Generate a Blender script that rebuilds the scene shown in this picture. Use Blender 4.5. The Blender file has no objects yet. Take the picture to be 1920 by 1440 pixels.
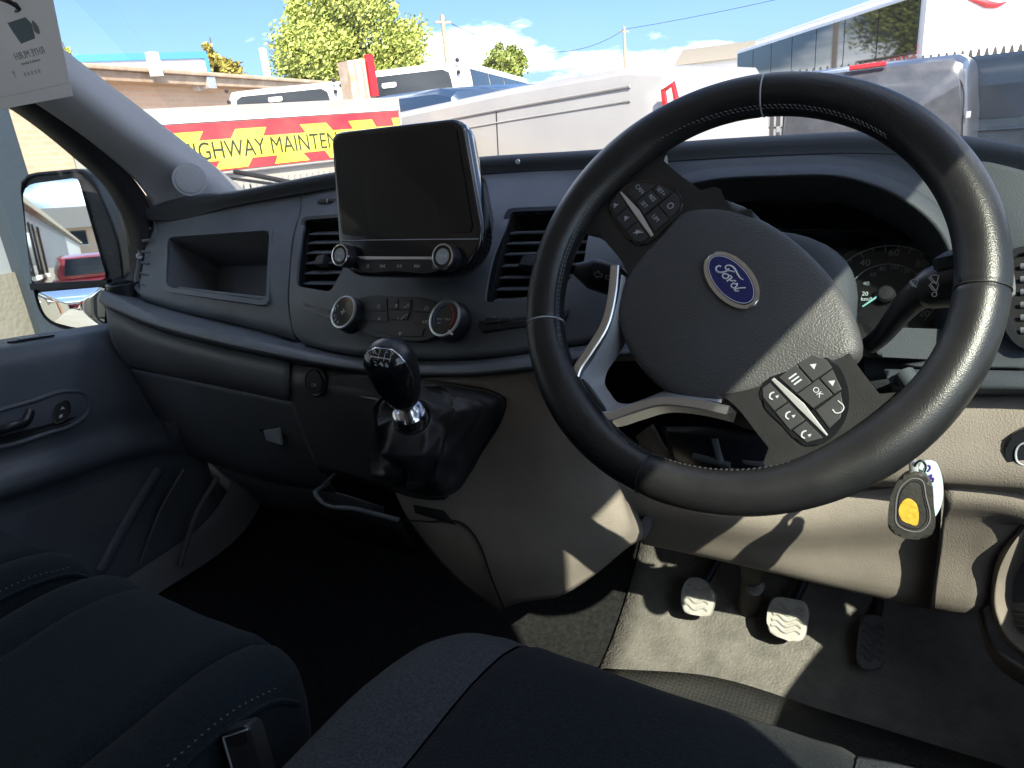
import bpy, bmesh, math, random
from mathutils import Vector, Matrix
from math import radians as R, sin, cos, pi
random.seed(7)
scene = bpy.context.scene
COL = scene.collection
# ------------------------------------------------------------------ camera, sky, sun, exposure
YAW, PITCH, ROLL, FPX = R(32.749), R(19.505), R(5.511), 1334.18
CAM = Vector((0.532, -0.588, 1.355))
cf = Vector((-sin(YAW)*cos(PITCH), cos(YAW)*cos(PITCH), -sin(PITCH)))
cr0 = Vector((cos(YAW), sin(YAW), 0)); cu0 = cr0.cross(cf)
cr = cos(ROLL)*cr0 - sin(ROLL)*cu0
cu = cos(ROLL)*cu0 + sin(ROLL)*cr0
cam = bpy.data.cameras.new('camera'); camo = bpy.data.objects.new('camera', cam); COL.objects.link(camo)
camo.matrix_world = Matrix(((cr.x, cu.x, -cf.x, CAM.x), (cr.y, cu.y, -cf.y, CAM.y), (cr.z, cu.z, -cf.z, CAM.z), (0, 0, 0, 1)))
cam.sensor_fit = 'HORIZONTAL'; cam.sensor_width = 36; cam.lens = FPX/1920*36
cam.clip_start = 0.02; cam.clip_end = 3000
scene.camera = camo
SUN = Vector((0.61, -0.55, 0.72)).normalized()
sl = bpy.data.lights.new('sun', 'SUN'); sl.energy = 3.1; sl.angle = R(0.53); sl.color = (1, 0.87, 0.71)
so = bpy.data.objects.new('sun', sl); COL.objects.link(so)
so.rotation_euler = SUN.to_track_quat('Z', 'Y').to_euler()
world = bpy.data.worlds.new('World'); scene.world = world; world.use_nodes = True
wn = world.node_tree.nodes; wl_ = world.node_tree.links; wn.clear()
wo = wn.new('ShaderNodeOutputWorld'); bg = wn.new('ShaderNodeBackground')
sky = wn.new('ShaderNodeTexSky'); sky.sky_type = 'NISHITA'; sky.sun_disc = False
sky.sun_elevation = math.asin(SUN.z); sky.sun_rotation = math.atan2(SUN.x, SUN.y)
sky.air_density = 0.6; sky.dust_density = 2.2; sky.ozone_density = 6.0
tc = wn.new('ShaderNodeTexCoord'); mp = wn.new('ShaderNodeMapping'); mp.inputs['Scale'].default_value = (1, 1, 3.2)
nz = wn.new('ShaderNodeTexNoise'); nz.inputs['Scale'].default_value = 3.1; nz.inputs['Detail'].default_value = 7; nz.inputs['Roughness'].default_value = 0.55
rp = wn.new('ShaderNodeValToRGB'); rp.color_ramp.elements[0].position = 0.54; rp.color_ramp.elements[1].position = 0.70
mx = wn.new('ShaderNodeMixRGB'); mx.inputs['Color2'].default_value = (19, 19.5, 20.5, 1)
wl_.new(tc.outputs['Generated'], mp.inputs['Vector']); wl_.new(mp.outputs['Vector'], nz.inputs['Vector'])
wl_.new(nz.outputs['Fac'], rp.inputs['Fac']); wl_.new(rp.outputs['Color'], mx.inputs['Fac'])
wl_.new(sky.outputs['Color'], mx.inputs['Color1']); wl_.new(mx.outputs['Color'], bg.inputs['Color'])
bg.inputs['Strength'].default_value = 0.076
wl_.new(bg.outputs['Background'], wo.inputs['Surface'])
scene.view_settings.view_transform = 'Standard'; scene.view_settings.look = 'None'
scene.view_settings.exposure = 2.0; scene.view_settings.gamma = 1
scene.render.engine = 'CYCLES'
scene.cycles.max_bounces = 8; scene.cycles.diffuse_bounces = 6; scene.cycles.glossy_bounces = 4
scene.cycles.transparent_max_bounces = 12; scene.cycles.sample_clamp_indirect = 6; scene.cycles.caustics_reflective = False
scene.cycles.caustics_refractive = False; scene.cycles.use_denoising = True

# ------------------------------------------------------------------ pixel rays: where a feature of the photograph lies at a given depth
def ray(x, y): return cr*((x-960)/FPX) - cu*((y-720)/FPX) + cf
def S(x, y, Y): d = ray(x, y); return CAM + d*((Y-CAM.y)/d.y)
def SX(x, y, X): d = ray(x, y); return CAM + d*((X-CAM.x)/d.x)
def SZ(x, y, Z): d = ray(x, y); return CAM + d*((Z-CAM.z)/d.z)
def SD(x, y, D): d = ray(x, y); return CAM + d*(D/math.hypot(d.x, d.y))
def SP(x, y, P0, n): d = ray(x, y); return CAM + d*(((P0-CAM).dot(n))/d.dot(n))
def LY(*pts): return [S(*p) for p in pts]
V = Vector
# ------------------------------------------------------------------ object helpers
W = {}
def par(o, parent, M=None):
    COL.objects.link(o)
    M = M or Matrix.Identity(4)
    W[o.name] = M
    if parent is not None:
        o.parent = parent; o.matrix_parent_inverse = W[parent.name].inverted()
    o.matrix_basis = M
    return o
def tag(o, label=None, cat=None, group=None, kind=None):
    if label: o['label'] = label
    if cat: o['category'] = cat
    if group: o['group'] = group
    if kind: o['kind'] = kind
    return o
def thing(name, label, cat, loc=(0, 0, 0), group=None, M=None):
    o = bpy.data.objects.new(name, None); o.empty_display_size = .05
    par(o, None, M or Matrix.Translation(V(loc)))
    return tag(o, label, cat, group)
def mesh(name, verts, faces, mat, parent=None, smooth=True, angle=40, M=None, thick=0):
    me = bpy.data.meshes.new(name); me.from_pydata([tuple(v) for v in verts], [], faces); me.update()
    me.materials.append(mat)
    if smooth:
        me.polygons.foreach_set('use_smooth', [True]*len(me.polygons)); me.set_sharp_from_angle(angle=R(angle))
    o = bpy.data.objects.new(name, me); par(o, parent, M)
    if thick:
        s = o.modifiers.new('s', 'SOLIDIFY'); s.thickness = thick; s.offset = -1
    return o
def bmobj(name, bm, mat, parent=None, smooth=True, angle=40, M=None, mats=None):
    me = bpy.data.meshes.new(name); bmesh.ops.recalc_face_normals(bm, faces=bm.faces[:]); bm.to_mesh(me); bm.free()
    for m in (mats or [mat]): me.materials.append(m)
    if smooth:
        me.polygons.foreach_set('use_smooth', [True]*len(me.polygons)); me.set_sharp_from_angle(angle=R(angle))
    o = bpy.data.objects.new(name, me)
    if smooth: wn_ = o.modifiers.new('w', 'WEIGHTED_NORMAL'); wn_.keep_sharp = True
    return par(o, parent, M)
def inst(o, parent, M, name=None):
    c = bpy.data.objects.new(name or o.name.split('.')[0], o.data); return par(c, parent, M)
def cr_pts(pts, n, closed=False):
    pts = [V(p) for p in pts]
    m = len(pts)
    if m == 2 and not closed: return [pts[0].lerp(pts[1], i/(n-1)) for i in range(n)]
    ch = [0]
    rng = m if closed else m-1
    for i in range(rng): ch.append(ch[-1] + max(1e-7, (pts[(i+1) % m]-pts[i]).length))
    out = []; T = ch[-1]; cnt = n if closed else n-1
    for k in range(n):
        t = T*k/cnt; i = 0
        while i < rng-1 and ch[i+1] < t: i += 1
        u = (t-ch[i])/(ch[i+1]-ch[i])
        g = (lambda j: pts[j % m]) if closed else (lambda j: pts[min(max(j, 0), m-1)])
        p0, p1, p2, p3 = g(i-1), g(i), g(i+1), g(i+2)
        d = ch[i+1]-ch[i]
        def tan(a, b, c, d0, d1):
            return ((b-a)/max(d0, 1e-7)*d1 + (c-b)/max(d1, 1e-7)*d0)/max(d0+d1, 1e-7)
        l0 = (p1-p0).length; l2 = (p3-p2).length
        m1 = tan(p0, p1, p2, l0, d) if l0 > 1e-7 else (p2-p1)/d
        m2 = tan(p1, p2, p3, d, l2) if l2 > 1e-7 else (p2-p1)/d
        h = u*u*(3-2*u)
        out.append((2*u**3-3*u*u+1)*p1 + (u**3-2*u*u+u)*d*m1 + (-2*u**3+3*u*u)*p2 + (u**3-u*u)*d*m2)
    return out
def loft(name, lines, mat, parent=None, nu=40, nv=5, thick=0, closed=False, lin=False, angle=50, M=None, lineu=False):
    rows = [([V(p) for p in l] if lineu else cr_pts(l, nu, closed)) for l in lines]
    nu = len(rows[0])
    allr = []
    for j in range(nu):
        colp = [r[j] for r in rows]
        if lin:
            c = []
            for a, b in zip(colp[:-1], colp[1:]): c += [a.lerp(b, k/nv) for k in range(nv)]
            c.append(colp[-1])
        else:
            c = []; m = len(colp)
            for i in range(m-1):
                p1, p2 = colp[i], colp[i+1]; p0 = colp[max(i-1, 0)]; p3 = colp[min(i+2, m-1)]
                d = (p2-p1).length or 1e-6
                def tg(a, b, e):
                    x, y = (b-a).length, (e-b).length
                    if x < 1e-6: return (e-b)/max(y, 1e-6)
                    if y < 1e-6: return (b-a)/max(x, 1e-6)
                    return ((b-a)/x*y + (e-b)/y*x)/(x+y)
                m1, m2 = tg(p0, p1, p2), tg(p1, p2, p3)
                for k in range(nv):
                    u = k/nv
                    c.append((2*u**3-3*u*u+1)*p1 + (u**3-2*u*u+u)*d*m1 + (-2*u**3+3*u*u)*p2 + (u**3-u*u)*d*m2)
            c.append(colp[-1])
        allr.append(c)
    nr = len(allr[0]); verts = [p for c in allr for p in c]; faces = []
    for j in range(nu if closed else nu-1):
        j2 = (j+1) % nu
        for i in range(nr-1): faces.append((j*nr+i, j2*nr+i, j2*nr+i+1, j*nr+i+1))
    return mesh(name, verts, faces, mat, parent, True, angle, M, thick)
def fr(o, x, y):
    x = V(x).normalized(); z = x.cross(V(y)).normalized(); y = z.cross(x); o = V(o)
    return Matrix(((x.x, y.x, z.x, o.x), (x.y, y.y, z.y, o.y), (x.z, y.z, z.z, o.z), (0, 0, 0, 1)))
def prism_bm(outline, z0, z1, bev=0, seg=2):
    bm = bmesh.new()
    a = [bm.verts.new((p[0], p[1], z0)) for p in outline]; b = [bm.verts.new((p[0], p[1], z1)) for p in outline]
    n = len(outline)
    bm.faces.new(a[::-1]); bm.faces.new(b)
    for i in range(n): bm.faces.new((a[i], a[(i+1) % n], b[(i+1) % n], b[i]))
    if bev:
        es = [e for e in bm.edges if abs(e.verts[0].co.z-e.verts[1].co.z) < 1e-7 and e.verts[0].co.z == e.verts[0].co.z and abs(e.verts[0].co.z-z1) < 1e-7]
        bmesh.ops.bevel(bm, geom=es, offset=bev, segments=seg, profile=.6, affect='EDGES')
    return bm
def xf(bm, M):
    if M is not None: bmesh.ops.transform(bm, matrix=M, verts=bm.verts[:])
    return bm
def prism(name, outline, z0, z1, mat, parent=None, M=None, bev=0, seg=2, angle=40):
    return bmobj(name, xf(prism_bm(outline, z0, z1, bev, seg), M), mat, parent, True, angle)
def box_bm(x0, x1, y0, y1, z0, z1, bev=0, seg=2):
    bm = bmesh.new(); bmesh.ops.create_cube(bm, size=1)
    bmesh.ops.transform(bm, matrix=Matrix.Translation(((x0+x1)/2, (y0+y1)/2, (z0+z1)/2)) @ Matrix.Diagonal((x1-x0, y1-y0, z1-z0, 1)), verts=bm.verts[:])
    if bev: bmesh.ops.bevel(bm, geom=bm.edges[:], offset=bev, segments=seg, profile=.6, affect='EDGES')
    return bm
def box(name, x0, x1, y0, y1, z0, z1, mat, parent=None, M=None, bev=0, seg=2):
    return bmobj(name, xf(box_bm(x0, x1, y0, y1, z0, z1, bev, seg), M), mat, parent)
def rrect(w, h, r, n=5, cx=0, cy=0):
    out = []
    for (sx, sy, a0) in ((1, 1, 0), (-1, 1, 90), (-1, -1, 180), (1, -1, 270)):
        for k in range(n+1):
            a = R(a0+90*k/n); out.append((cx+sx*(w/2-r)+r*cos(a), cy+sy*(h/2-r)+r*sin(a)))
    return out
def rp(pts, r, k=5):
    # polygon with filleted corners
    out = []; m = len(pts)
    for i in range(m):
        p = V((*pts[i], 0)); a = V((*pts[i-1], 0)); b = V((*pts[(i+1) % m], 0))
        da_, db_ = (a-p), (b-p); q = min(r[i] if isinstance(r, (list, tuple)) else r, da_.length*.48, db_.length*.48)
        A_, B_ = p+da_.normalized()*q, p+db_.normalized()*q
        for j in range(k+1):
            t = j/k; c = A_*(1-t)**2+p*2*t*(1-t)+B_*t*t; out.append((c.x, c.y))
    return out
def rpn(pts, r, n, k=6):
    # the same, resampled evenly to n points
    q = [V((x, y, 0)) for x, y in rp(pts, r, k)]; L_ = [0]
    for i in range(len(q)): L_.append(L_[-1]+(q[(i+1) % len(q)]-q[i]).length)
    out = []; i = 0
    for s_ in range(n):
        t = L_[-1]*s_/n
        while L_[i+1] < t: i += 1
        u = (t-L_[i])/max(1e-9, L_[i+1]-L_[i]); c = q[i].lerp(q[(i+1) % len(q)], u); out.append((c.x, c.y))
    return out
def ell(a, b, n=40, cx=0, cy=0): return [(cx+a*cos(2*pi*k/n), cy+b*sin(2*pi*k/n)) for k in range(n)]
def ring(name, outer, inner, z0, z1, mat, parent=None, M=None):
    n = len(outer); vs = []
    for z in (z0, z1):
        vs += [(p[0], p[1], z) for p in outer] + [(p[0], p[1], z) for p in inner]
    f = []
    for i in range(n):
        j = (i+1) % n
        f += [(2*n+i, 2*n+j, 3*n+j, 3*n+i), (i, n+i, n+j, j), (i, j, 2*n+j, 2*n+i), (n+i, 3*n+i, 3*n+j, n+j)]
    vs = [M @ V(v) for v in vs] if M is not None else vs
    return mesh(name, vs, f, mat, parent, True, 35)
def tube(name, pts, r, mat, parent=None, seg=10, closed=False, n=None, M=None, sq=1.0, up=None):
    P = cr_pts(pts, n, closed) if n else [V(p) for p in pts]
    m = len(P); rs = r if isinstance(r, (list, tuple)) else None
    verts, faces = [], []; prev = None
    for i, p in enumerate(P):
        a = P[(i-1) % m] if (closed or i) else p; b = P[(i+1) % m] if (closed or i < m-1) else p
        t = (b-a).normalized()
        if prev is None:
            h = V(up) if up else (V((0, 0, 1)) if abs(t.z) < .9 else V((1, 0, 0)))
        else: h = prev
        x = (h - t*h.dot(t)).normalized(); prev = x; y = t.cross(x)
        if rs:
            u = i/(m-1)*(len(rs)-1); k = min(int(u), len(rs)-2); rr = rs[k]+(rs[k+1]-rs[k])*(u-k)
        else: rr = r
        for s in range(seg):
            a_ = 2*pi*s/seg; verts.append(p + x*(rr*cos(a_)) + y*(rr*sq*sin(a_)))
    for i in range(m if closed else m-1):
        i2 = (i+1) % m
        for s in range(seg):
            s2 = (s+1) % seg; faces.append((i*seg+s, i*seg+s2, i2*seg+s2, i2*seg+s))
    if not closed: faces += [tuple(range(seg))[::-1], tuple((m-1)*seg+s for s in range(seg))]
    if M is not None: verts = [M @ v for v in verts]
    return mesh(name, verts, faces, mat, parent, True, 60)
def lathe(name, prof, mat, parent=None, M=None, seg=32, angle=35):
    verts, faces = [], []; n = len(prof)
    for s in range(seg):
        a = 2*pi*s/seg
        for r, z in prof: verts.append(V((r*cos(a), r*sin(a), z)))
    for s in range(seg):
        s2 = (s+1) % seg
        for i in range(n-1): faces.append((s*n+i, s2*n+i, s2*n+i+1, s*n+i+1))
    if prof[-1][0] > 1e-6: faces.append(tuple(s*n+n-1 for s in range(seg)))
    if M is not None: verts = [M @ v for v in verts]
    return mesh(name, verts, faces, mat, parent, True, angle)
def text(name, s, size, mat, parent=None, M=None, ext=.0002, ax='CENTER', flip=False, bold=0):
    c = bpy.data.curves.new('t', 'FONT'); c.body = s; c.size = size; c.align_x = ax; c.align_y = 'CENTER'; c.extrude = ext; c.resolution_u = 3; c.offset = bold
    o = bpy.data.objects.new('t', c); COL.objects.link(o)
    me = bpy.data.meshes.new_from_object(o.evaluated_get(bpy.context.evaluated_depsgraph_get()))
    bpy.data.objects.remove(o)
    me.materials.clear(); me.materials.append(mat)
    if flip: me.transform(Matrix.Diagonal((-1, 1, 1, 1)))
    if M is not None: me.transform(M)
    return par(bpy.data.objects.new(name, me), parent)
def cut(o, cutters):
    for c in cutters:
        b = o.modifiers.new('b', 'BOOLEAN'); b.operation = 'DIFFERENCE'; b.object = c; b.solver = 'EXACT'
    bpy.context.view_layer.update()
    me = bpy.data.meshes.new_from_object(o.evaluated_get(bpy.context.evaluated_depsgraph_get()))
    o.modifiers.clear(); o.data = me
    for c in cutters: bpy.data.objects.remove(c)
    me.polygons.foreach_set('use_smooth', [True]*len(me.polygons)); me.set_sharp_from_angle(angle=R(35))

# ------------------------------------------------------------------ materials
def mat(name, col, rough=.5, metal=0, bump=0, bscale=800, btype='noise', var=0, vscale=6, coat=0, spec=.5, dirt=None, sheen=0, trans=0):
    m = bpy.data.materials.new(name); m.use_nodes = True; nt = m.node_tree; b = nt.nodes['Principled BSDF']
    b.inputs['Base Color'].default_value = (*col, 1); b.inputs['Roughness'].default_value = rough; b.inputs['Metallic'].default_value = metal
    b.inputs['Coat Weight'].default_value = coat; b.inputs['Coat Roughness'].default_value = .05; b.inputs['Specular IOR Level'].default_value = spec
    if sheen: b.inputs['Sheen Weight'].default_value = sheen; b.inputs['Sheen Roughness'].default_value = .5
    tcn = nt.nodes.new('ShaderNodeTexCoord')
    if bump:
        if btype == 'voronoi':
            t = nt.nodes.new('ShaderNodeTexVoronoi'); t.feature = 'SMOOTH_F1'; out = t.outputs['Distance']; t.inputs['Randomness'].default_value = .9
        elif btype == 'dots':
            t = nt.nodes.new('ShaderNodeTexVoronoi'); out = t.outputs['Distance']; t.inputs['Randomness'].default_value = .25
        elif btype == 'weave':
            t = nt.nodes.new('ShaderNodeTexVoronoi'); t.distance = 'CHEBYCHEV'; out = t.outputs['Distance']; t.inputs['Randomness'].default_value = .12
        else:
            t = nt.nodes.new('ShaderNodeTexNoise'); out = t.outputs['Fac']; t.inputs['Detail'].default_value = 3
        t.inputs['Scale'].default_value = bscale
        nt.links.new(tcn.outputs['Object'], t.inputs['Vector'])
        bp = nt.nodes.new('ShaderNodeBump'); bp.inputs['Strength'].default_value = bump; bp.inputs['Distance'].default_value = .0012 if bscale > 100 else .02
        nt.links.new(out, bp.inputs['Height']); nt.links.new(bp.outputs['Normal'], b.inputs['Normal'])
    if var or dirt:
        n2 = nt.nodes.new('ShaderNodeTexNoise'); n2.inputs['Scale'].default_value = vscale; n2.inputs['Detail'].default_value = 6; n2.inputs['Roughness'].default_value = .65
        nt.links.new(tcn.outputs['Object'], n2.inputs['Vector'])
        r2 = nt.nodes.new('ShaderNodeValToRGB'); r2.color_ramp.elements[0].position = .35; r2.color_ramp.elements[1].position = .68
        c2 = dirt or tuple(min(1, c*(1+var)) for c in col); c1 = col if dirt else tuple(c*(1-var) for c in col)
        r2.color_ramp.elements[0].color = (*c1, 1); r2.color_ramp.elements[1].color = (*c2, 1)
        nt.links.new(n2.outputs['Fac'], r2.inputs['Fac']); nt.links.new(r2.outputs['Color'], b.inputs['Base Color'])
        m3 = nt.nodes.new('ShaderNodeMapRange'); m3.inputs['To Min'].default_value = max(.02, rough-.07); m3.inputs['To Max'].default_value = min(1, rough+.09)
        nt.links.new(n2.outputs['Fac'], m3.inputs['Value']); nt.links.new(m3.outputs['Result'], b.inputs['Roughness'])
    return m
def glass(name, tint=(.9, .95, .93), refl=.04, rough=0):
    m = bpy.data.materials.new(name); m.use_nodes = True; nt = m.node_tree; nt.nodes.clear()
    o = nt.nodes.new('ShaderNodeOutputMaterial'); mx_ = nt.nodes.new('ShaderNodeMixShader'); tr = nt.nodes.new('ShaderNodeBsdfTransparent'); gl = nt.nodes.new('ShaderNodeBsdfGlossy')
    tr.inputs['Color'].default_value = (*tint, 1); gl.inputs['Roughness'].default_value = rough
    fn = nt.nodes.new('ShaderNodeLayerWeight'); fn.inputs['Blend'].default_value = .5
    pw = nt.nodes.new('ShaderNodeMath'); pw.operation = 'POWER'; pw.inputs[1].default_value = 5
    ml = nt.nodes.new('ShaderNodeMath'); ml.operation = 'MULTIPLY_ADD'; ml.inputs[1].default_value = .9; ml.inputs[2].default_value = refl
    nt.links.new(fn.outputs['Facing'], pw.inputs[0]); nt.links.new(pw.outputs[0], ml.inputs[0]); nt.links.new(ml.outputs[0], mx_.inputs[0]); nt.links.new(tr.outputs[0], mx_.inputs[1]); nt.links.new(gl.outputs[0], mx_.inputs[2]); nt.links.new(mx_.outputs[0], o.inputs[0])
    return m
m_dash_lift = mat('dash_plastic_shade_lift', (.14, .155, .175), .47, spec=.42, bump=.14, bscale=900, btype='voronoi', var=.14, vscale=14)  # dash plastic lightened to lift its shaded passenger side
m_pad_sun_dim = mat('pad_and_sun_dimmed_plastic', (.05, .058, .068), .6, spec=.2, bump=.22, bscale=900, btype='voronoi', var=.1)  # top pad; also dash and shroud plastic darkened where the sun hits
m_low = mat('lower_plastic', (.285, .25, .22), .62, spec=.3, bump=.38, bscale=850, btype='voronoi', var=.1, vscale=12)
m_lowd = mat('lower_dark_plastic', (.135, .14, .148), .5, spec=.4, bump=.18, bscale=850, btype='voronoi', var=.12)
m_leather = mat('wheel_leather', (.015, .0155, .017), .33, bump=.16, bscale=1300, btype='voronoi', var=.15, vscale=30)
m_bag = mat('airbag_vinyl', (.062, .062, .065), .46, spec=.45, bump=.4, bscale=800, btype='voronoi', var=.1)
m_blk = mat('gloss_black', (.008, .009, .011), .12, coat=.4, var=.2, vscale=20)
m_sat = mat('satin_black', (.018, .02, .024), .34, bump=.08, bscale=900, var=.15)
m_dark = mat('recess_black', (.006, .006, .007), .8)
m_btn = mat('button_black', (.03, .031, .034), .45, bump=.06, bscale=900)
m_chr = mat('chrome', (.78, .79, .8), .12, 1, var=.05, vscale=60)
m_slv = mat('satin_silver', (.72, .73, .75), .32, .75, bump=.03, bscale=900)
m_wht = mat('print_white', (.72, .73, .74), .6)
m_dim = mat('print_grey', (.42, .45, .48), .6)
m_red = mat('print_red', (.45, .03, .03), .5)
m_blu = mat('print_blue', (.02, .12, .4), .5)
m_emb = mat('badge_blue', (.008, .014, .13), .16, coat=.8)
m_scr = mat('screen_glass', (.004, .006, .009), .16, coat=.3, spec=.5)
m_pil = mat('pillar_trim', (.36, .37, .385), .75, bump=.15, bscale=900, var=.05)
m_seal = mat('rubber_seal', (.012, .012, .014), .65, bump=.15, bscale=500)
m_fabd = mat('seat_fabric_dark', (.014, .0175, .023), .9, bump=.8, bscale=620, btype='noise', var=.32, vscale=420, sheen=.04, spec=.08)
m_fabl = mat('seat_fabric_light', (.045, .051, .061), .9, bump=.8, bscale=560, btype='noise', var=.32, vscale=420, sheen=.04, spec=.08)
m_fabp = mat('seat_fabric_blue', (.013, .019, .025), .9, bump=.7, bscale=560, btype='noise', var=.32, vscale=420, sheen=.04, spec=.08)
m_thr = mat('thread', (.13, .13, .14), .8)
m_flr = mat('rubber_floor', (.038, .036, .034), .5, bump=.5, bscale=260, btype='voronoi', dirt=(.075, .068, .06), vscale=9)
m_mat = mat('pimple_mat', (.03, .03, .032), .5, bump=.9, bscale=170, btype='dots', dirt=(.05, .047, .043), vscale=8)
m_toe = mat('toeboard', (.115, .108, .099), .5, bump=.7, bscale=300, btype='voronoi', dirt=(.2, .185, .168), vscale=22)
m_ped = mat('pedal_metal', (.7, .69, .67), .38, .4, bump=.12, bscale=300, dirt=(.55, .52, .47), vscale=60)
m_carp_shade = mat('carpet_with_shade', (.02, .02, .021), .95, spec=.05, bump=.8, bscale=350, var=.35, vscale=120)  # carpet darkened to stand for the shade on the cab floor
m_door = mat('door_plastic', (.12, .134, .155), .48, spec=.4, bump=.2, bscale=850, btype='voronoi', var=.12)
m_head = mat('headlining', (.8, .8, .78), .9, bump=.2, bscale=500)
m_card = mat('card_paper', (.42, .42, .41), .8, bump=.05, bscale=300, var=.05, vscale=12)
m_cardt = bpy.data.materials.new('card_paper_thin'); m_cardt.use_nodes = True
_b = m_cardt.node_tree.nodes['Principled BSDF']; _b.inputs['Base Color'].default_value = (.8, .8, .78, 1); _b.inputs['Roughness'].default_value = .85
_t = m_cardt.node_tree.nodes.new('ShaderNodeBsdfTranslucent'); _t.inputs['Color'].default_value = (.8, .8, .78, 1); _m = m_cardt.node_tree.nodes.new('ShaderNodeMixShader'); _m.inputs[0].default_value = .45
m_cardt.node_tree.links.new(_b.outputs[0], _m.inputs[1]); m_cardt.node_tree.links.new(_t.outputs[0], _m.inputs[2]); m_cardt.node_tree.links.new(_m.outputs[0], m_cardt.node_tree.nodes['Material Output'].inputs['Surface'])
m_glass = glass('window_glass', (.95, .98, .97), .03)
def dusty(m, amt):
    nt = m.node_tree; o = [n for n in nt.nodes if n.type == 'OUTPUT_MATERIAL'][0]; src = o.inputs[0].links[0].from_socket
    t = nt.nodes.new('ShaderNodeTexCoord'); a = nt.nodes.new('ShaderNodeTexNoise'); a.inputs['Scale'].default_value = 7; a.inputs['Detail'].default_value = 8
    r_ = nt.nodes.new('ShaderNodeMapRange'); r_.inputs['From Min'].default_value = .45; r_.inputs['From Max'].default_value = .8; r_.inputs['To Min'].default_value = amt*.3; r_.inputs['To Max'].default_value = amt*2
    d = nt.nodes.new('ShaderNodeBsdfTranslucent'); d.inputs['Color'].default_value = (.8, .8, .8, 1); x = nt.nodes.new('ShaderNodeMixShader')
    nt.links.new(t.outputs['Object'], a.inputs['Vector']); nt.links.new(a.outputs['Fac'], r_.inputs['Value']); nt.links.new(r_.outputs['Result'], x.inputs[0]); nt.links.new(src, x.inputs[1]); nt.links.new(d.outputs[0], x.inputs[2]); nt.links.new(x.outputs[0], o.inputs[0])
dusty(m_glass, .02)
m_side = glass('side_glass', (.86, .92, .91), .04)
m_lens = glass('lens_plastic', (.85, .87, .88), .03, .02)
m_mirr = mat('mirror_silver', (.86, .88, .9), .015, 1)
m_mhou = mat('mirror_plastic', (.022, .023, .026), .45, bump=.2, bscale=500, btype='voronoi', var=.1)
# ================================================================== the cab shell (setting)
def struct(o, name=None): o['kind'] = 'structure'; return o
def quad(name, pts, mat, parent=None, thick=.01): return mesh(name, pts, [tuple(range(len(pts)))], mat, parent, False, thick=thick)
struct(loft('cab_floor', [[V((x, -1.0, .55)) for x in (-.86, 0, .86)], [V((x, -.2, .55)) for x in (-.86, 0, .86)], [V((x, .16, .553)) for x in (-.86, 0, .86)],
    [V((x, .25, .565)) for x in (-.86, 0, .86)], [V((x, .33, .61)) for x in (-.86, 0, .86)], [V((x, .42, .70)) for x in (-.86, 0, .86)], [V((x, .50, .82)) for x in (-.86, 0, .86)], [V((x, .53, 1.0)) for x in (-.86, 0, .86)], [V((x, .55, 1.2)) for x in (-.86, 0, .86)]], m_carp_shade, None, 30, 5, .01))
struct(loft('footwell_floor', [[V((x, y, z)) for x in (.13, .15, .5, .84)] for y, z in ((-.12, .556), (.12, .558), (.24, .571), (.315, .611), (.40, .69), (.485, .815))], m_toe, None, 20, 5, .004))
cr_ = struct(loft('cab_ceiling', [[V((-.80, y, 1.66 if y > -.7 else 1.66)) for y in (-1.02, -.5, -.02)], [V((-.72, y, 1.83)) for y in (-1.02, -.5, -.03)], [V((0, y, 1.87)) for y in (-1.02, -.5, .0)],
    [V((.72, y, 1.83)) for y in (-1.02, -.5, -.03)], [V((.79, y, 1.645)) for y in (-1.02, -.5, -.02)], [V((.80, y, 1.63)) for y in (-1.02, -.5, -.02)]], m_head, None, 12, 6, .012, lin=True))
# unseen load space behind the seats; side and rear openings added for fill light
struct(box('load_pillar', .78, .92, -1.07, -.97, .5, 1.9, m_head))  # unseen, added to stop sun leaking onto the bench
struct(box('load_floor', -.9, .9, -3.4, -1.0, .5, .548, m_flr))
struct(box('load_ceiling', -.92, .92, -3.4, -.97, 1.872, 1.9, m_head))
struct(box('load_wall', .86, .9, -3.4, -1.0, .5, 1.9, m_head))
struct(box('load_wall', -.9, -.86, -3.4, -2.4, .5, 1.9, m_head))
struct(box('load_wall', -.9, -.80, -2.4, -1.0, 1.78, 1.9, m_head))
struct(box('load_wall', -.86, .86, -3.44, -3.4, .5, 1.15, m_head))
struct(box('load_wall', -.86, .86, -3.44, -3.4, 1.7, 1.9, m_head))
kl_ = [struct(box('kick_panel', s_*.875-.015, s_*.875+.015, .2, .57, .5, 1.1, m_lowd)) for s_ in (-1, 1)]
# rear side panels behind the door windows
sp = thing('side_pillar', 'dark plastic trimmed door pillar behind the driver seat', 'pillar', (.86, -.75, .55))
box('lower_trim', .84, .90, -1.0, -.72, .5, 1.2, m_lowd, sp)
quad('upper_trim', [V((.86, -1.0, 1.18)), V((.86, -.535, 1.18)), V((.80, -.53, 1.66)), V((.78, -1.0, 1.7))], m_pil, sp, .03)
sp2 = thing('side_pillar', 'dark plastic trimmed door pillar behind the passenger bench', 'pillar', (-.86, -.85, .55))
box('lower_trim', -.90, -.86, -1.0, -.72, .5, 1.2, m_lowd, sp2)
quad('upper_trim', [V((-.86, -1.0, 1.18)), V((-.86, -.62, 1.18)), V((-.80, -.6, 1.66)), V((-.78, -1.0, 1.7))], m_pil, sp2, .03)
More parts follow.
